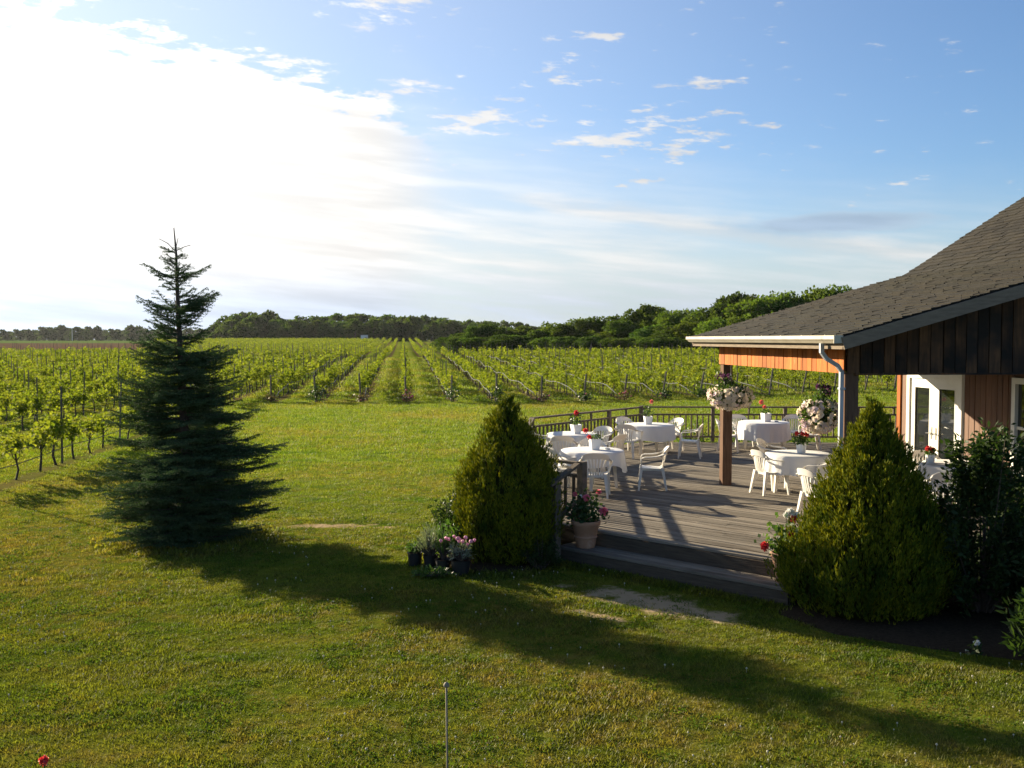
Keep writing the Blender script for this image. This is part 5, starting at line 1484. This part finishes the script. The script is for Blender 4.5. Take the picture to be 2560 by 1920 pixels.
table_pot(T[3][0] - 0.02, T[3][1], 0.1, (0.15, 0.20, 0.20), [(0.08, 0.0, 0.56, CORAL, 1.1)], 0.30, 'white square pot with one tall coral bloom on the corner table', 130, 3)
table_pot(T[4][0] + 0.05, T[4][1], 0.3, (0.17, 0.20, 0.22), [(-0.14, 0.0, 0.50, CORAL, 1.3), (-0.06, -0.02, 0.38, CORAL, 1.05)], 0.12, 'white square pot with two coral blooms on the back table', 60, 4)
table_pot(T[5][0] + 0.05, T[5][1], 0.1, (0.15, 0.19, 0.17), [(-0.09, 0, 0.36, RED, 1.1), (0.09, 0.0, 0.35, RED, 1.0), (0.0, -0.05, 0.37, RED, 1.1), (0.13, 0.05, 0.33, RED, .9)], 0.20, 'round white pot of dense red geraniums on the porch table', 170, 5, square=False)
table_pot(T[6][0] - 0.42, T[6][1] + 0.1, 0.1, (0.13, 0.17, 0.14), [(-0.05, 0, 0.24, RED, 1.1), (0.04, 0.0, 0.22, RED, 1.0)], 0.12, 'pot with red blooms peeping past the larger cypress on the right table', 90, 6, square=False)
TERRA = surf('terracotta', (0.32, 0.155, 0.085), (0.42, 0.23, 0.14), 5, 0.85, c3=(0.50, 0.36, 0.27), scale3=4, thr3=(0.6, 0.75), bump=0.15)
def terra_pot(x, y, z, R0, h, label, heads, seed, mat, n):
    t = empty('terracotta_pot', (x, y, z), 0, label, 'flower pot', 'terracotta pots at the steps')
    MB().lathe([(R0 * 0.62, 0), (R0 * 0.66, 0.02), (R0 * 0.74, h * 0.36), (R0 * 0.80, h * 0.38), (R0 * 0.80, h * 0.42), (R0 * 0.76, h * 0.44), (R0 * 0.86, h * 0.72), (R0 * 0.92, h * 0.75), (R0 * 0.93, h * 0.80), (R0, h * 0.84), (R0 * 1.03, h * 0.97), (R0 * 1.0, h),
                (R0 * 0.9, h), (R0 * 0.86, h - 0.05)], 32).build('pot', TERRA, t, angle=50)
    MB().lathe([(0.02, h - 0.04), (R0 * 0.88, h - 0.045)], 24).build('soil', SOIL, t)
    plant_in(t, h - 0.05, R0 * 1.25, 0.42, n, 0.065, mat, heads, seed)
pot1 = A_U + DD * 0.30 - DN * 0.22
terra_pot(pot1.x, pot1.y, 0.234, 0.215, 0.40, 'large terracotta pot of pink geraniums on the step at the left', [(0.25, -0.12, 0.54, PINKR, 1.55), (0.0, -0.1, 0.74, PINKR, 1.2), (0.20, 0.1, 0.80, PINKR, 0.9), (-0.16, 0.0, 0.78, PINKR, 0.8), (-0.08, -0.06, 0.76, WHITEFL, 0.6)], 7, GER_DARK, 420)
pot2 = A_U + DD * 3.50 - DN * 0.16
terra_pot(pot2.x, pot2.y, 0.234, 0.20, 0.38, 'terracotta pot of red and white flowers at the right of the steps', [(-0.30, -0.06, 0.47, RED, 1.3), (0.02, -0.12, 0.62, RED, 1.0), (0.08, 0.0, 0.80, RED, 1.1), (0.05, 0.06, 0.88, WHITEFL, 1.2), (0.12, 0.02, 0.84, WHITEFL, 1.2), (0.0, 0.05, 0.84, WHITEFL, 0.9), (0.2, -0.05, 0.6, RED, 0.9)], 8, GER_LEAF, 380)

# ------------------------------------------------------------------ hanging baskets of petunias
PETAL = surf('petunia_petal', (0.86, 0.76, 0.58), (0.82, 0.70, 0.58), 2.5, 0.8, transl=0.35, tcol=(0.85, 0.72, 0.58), per_object=0.06, spec=0.1)
PETAL_LILAC = surf('petunia_lilac', (0.74, 0.56, 0.62), (0.80, 0.66, 0.66), 2.5, 0.7, transl=0.3, per_object=0.06)
PURPLE = surf('purple_bloom', (0.16, 0.04, 0.14), (0.24, 0.09, 0.20), 20, 0.7, transl=0.25)
def petunia(mat):
    def fn(r0, z, a, i): return (r0 * (1 + 0.10 * math.cos(5 * a)) if i > 1 else r0, z + (0.004 * math.cos(5 * a) if i > 1 else 0))
    return MB().lathe([(0.005, -0.025), (0.009, 0.0), (0.024, 0.013), (0.036, 0.014)], 15, fn=fn).mesh('petunia_blossom', mat, True)
def basket(x, y, z, rx, rz_, n, beam_z, label, seed, lilac=0.2, purple_dx=0.0):
    r = np.random.default_rng(seed)
    t = empty('hanging_basket', (x, y, z), 0, label, 'hanging basket', 'hanging flower baskets')
    MB().lathe([(0.05, -rz_ * 0.55), (0.13, -rz_ * 0.45), (0.17, -0.02), (0.165, 0.0)], 18).build('basket', SOIL, t)
    hg = MB()
    for k in range(3):
        a = k * 2.094 + 0.5; hg.tube([(0.16 * math.cos(a), 0.16 * math.sin(a), 0), (0, 0, min(0.42, beam_z - z - 0.05))], 0.004, 4)
    hg.tube([(0, 0, min(0.42, beam_z - z - 0.05)), (0, 0, beam_z - z)], 0.004, 4)
    hg.build('hanger', METAL, t)
    m = 900
    d = rand_dirs(m, r); P = d * np.array([rx, rx, rz_]) * r.uniform(0.45, 0.95, (m, 1))
    add('foliage', quad_mesh('basket_foliage', leaves(P, d + rand_dirs(m, r) * 0.6, 0.065, 0.04, r), GER_LEAF), t)
    pm, pl = petunia(PETAL), petunia(PETAL_LILAC)
    for k in range(n):
        d = Vector(rand_dirs(1, r)[0])
        if d.z > 0.75: d.z *= -0.5; d.normalize()
        lump = 1 + 0.14 * mnoise.noise(d * 2.0 + Vector((seed, 0, 0)))
        p = Vector((d.x * rx, d.y * rx, d.z * rz_ - 0.02)) * lump
        nn = (d + Vector(r.normal(0, 0.25, 3))).normalized()
        e = nn.to_track_quat('Z', 'Y').to_euler()
        s = r.uniform(0.95, 1.4)
        p *= r.uniform(0.82, 1.04)
        add('blossom', pl if r.uniform() < lilac * 0.6 + (0.25 if d.x < -0.5 else 0) else pm, t, p, e, s)
    pb = flower_ball('purple_spray', PURPLE, 0.06, 50, seed)
    for k in range(9): add('flower', pb, t, (purple_dx + r.normal(0, 0.07), r.normal(0, 0.05), rz_ * 0.98 + r.uniform(0.0, 0.16)), None, r.uniform(0.6, 1.0))
    k = 120; P = r.normal(0, 1, (k, 3)) * np.array([0.10, 0.08, 0.07]) + np.array([purple_dx, 0, rz_ * 0.95])
    add('foliage', quad_mesh('basket_top_foliage', leaves(P, rand_dirs(k, r) + np.array([0, 0, .6]), 0.08, 0.03, r), GER_LEAF), t)
basket(4.22, 19.18, 2.22, 0.42, 0.25, 300, 2.81, 'hanging basket of cream petunias at the brown porch post', 71, 0.12, -0.14)
basket(5.00, 16.15, 2.10, 0.32, 0.31, 270, 2.81, 'fuller hanging basket of pinkish white petunias beside the downspout', 72, 0.3, 0.06)

# ------------------------------------------------------------------ bench by the far wall, small things
def small_things():
    FLORAL = surf('floral_cushion', (0.62, 0.55, 0.42), (0.58, 0.30, 0.24), 14, 0.9)
    t = empty('cushioned_bench', (9.35, 23.6, DECK_Z + 0.002), R(70), 'white bench with floral cushion beyond the corner of the building', 'bench')
    MB().box((0, 0, 0.36), (1.2, 0.5, 0.05)).build('seat', PLASTIC, t)
    MB().box((0, -0.25, 0.62), (1.2, 0.05, 0.5)).build('backrest', PLASTIC, t)
    MB().grid(lambda u, v: ((u - .5) * 1.14, (v - .5) * 0.46, 0.40 + 0.08 * (math.sin(math.pi * u) * math.sin(math.pi * v)) ** 0.3), 12, 8, (0, 0, -0.012)).build('cushion', FLORAL, t, smooth=True)
    MB().grid(lambda u, v: ((u - .5) * 1.14, -0.21 + 0.07 * (math.sin(math.pi * u) * math.sin(math.pi * v)) ** 0.3, 0.46 + 0.44 * v), 12, 8, (0, -0.012, 0)).build('cushion', FLORAL, t, smooth=True)
    for sx in (-1, 1):
        MB().beam((0.58 * sx, -0.24, 0.60), (0.58 * sx, 0.26, 0.58), 0.06, 0.04).build('armrest', PLASTIC, t)
        for yy in (-0.22, 0.22): MB().beam((0.55 * sx, yy, 0.58 if yy > 0 else 0.36), (0.56 * sx, yy, 0), 0.05, 0.05, (0, 1, 0)).build('leg', PLASTIC, t)
    # garden stake in the near lawn
    st = empty('garden_stake', (-0.435, 6.5, 0), 0, 'thin pale garden stake with a small knob in the foreground lawn', 'stake')
    GALV = surf('galvanised', (0.20, 0.165, 0.12), rough=0.8)
    MB().tube([(0, 0, -0.1), (0.004, 0, 0.5), (0, 0, 1.0)], 0.0065, 8).build('rod', GALV, st, smooth=True)
    MB().lathe([(0.002, 0.99), (0.017, 0.998), (0.020, 1.01), (0.015, 1.024), (0.002, 1.03)], 10).build('knob', GALV, st, smooth=True)
    # red bloom at the lower left edge
    p = empty('red_flower', (-2.635, 5.5, 0), 0, 'single red bloom at the lower left corner of the picture', 'flower')
    add('flower', BALL['geranium_red'], p, (0, 0, 0.93), None, 0.62)
    MB().tube([(0.03, 0, -0.02), (0.02, 0, 0.5), (0, 0, 0.92)], [0.006, 0.005, 0.004], 6).build('stem', GER_LEAF, p)
    r = np.random.default_rng(8); n = 90
    P = np.stack([r.normal(0.02, 0.05, n), r.normal(0, 0.05, n), r.uniform(0.02, 0.7, n)], 1)
    add('foliage', quad_mesh('red_flower_leaves', leaves(P, rand_dirs(n, r) + np.array([0, 0, .5]), 0.10, 0.035, r), GER_LEAF), p)
    w = empty('white_peony', (4.78, 10.1, 0.03), 0, 'lone white flower in the dark bed at the right', 'flower')
    add('flower', BALL['white_bloom'], w, (0, 0, 0.15), None, 0.7)
    MB().tube([(0, 0, -0.02), (0.01, 0, 0.08), (0, 0, 0.145)], 0.005, 5).build('stem', GER_LEAF, w)
    add('foliage', quad_mesh('peony_leaves', leaves(r.normal(0, 0.05, (24, 3)) + np.array([0, 0, 0.08]), rand_dirs(24, r) + np.array([0, 0, .4]), 0.09, 0.035, r), DARKLEAF), w)
    # ashtrays / small dishes on the cloths
    GL = surf('dish_glass', (0.55, 0.56, 0.56), rough=0.2)
    for (k, dx, dy, lab) in ((1, 0.30, 0.05, 'small glass dish right of the pot on the front-left table'), (4, 0.30, -0.1, 'small dish right of the pot on the back table')):
        tag(MB().lathe([(0.045, 0.0), (0.06, 0.028), (0.052, 0.028), (0.04, 0.008)], 18, cap_top=True).build('glass_dish', GL, loc=(T[k][0] + dx, T[k][1] + dy, DECK_Z + 0.731)), lab, 'dish', 'dishes on the tables')
    # shrubs growing behind the back railing
    shrub('railing_shrub', (5.05, 28.0, 0), 0.55, 0.3, 1.05, 900, 0.085, MIDLEAF, 'green leafy shrub behind the back railing left of the porch post', 81)
    shrub('railing_shrub', (6.5, 27.95, 0), 0.7, 0.3, 0.72, 800, 0.085, MIDLEAF, 'low green shrub behind the back railing at the far table', 82)
    shrub('railing_shrub', (8.3, 27.95, 0), 0.6, 0.3, 0.8, 700, 0.085, MIDLEAF, 'low green shrub behind the back railing right of the far table', 83)
small_things()

# ------------------------------------------------------------------ the air between here and the far woods
def build_haze():
    m = bpy.data.materials.new('haze'); nt, N, L = nodes(m)
    v = N('ShaderNodeVolumePrincipled')
    v.inputs['Color'].default_value = (0.93, 0.96, 1.0, 1); v.inputs['Density'].default_value = 0.00004; v.inputs['Anisotropy'].default_value = 0.3
    out = N('ShaderNodeOutputMaterial'); L(v.outputs[0], out.inputs['Volume'])
    o = MB().box((0, 450, 9.0), (1500, 1100, 20.5)).build('haze', m)
    tag(o, 'faint pale air fading the far woods', 'haze', kind='stuff')
build_haze()
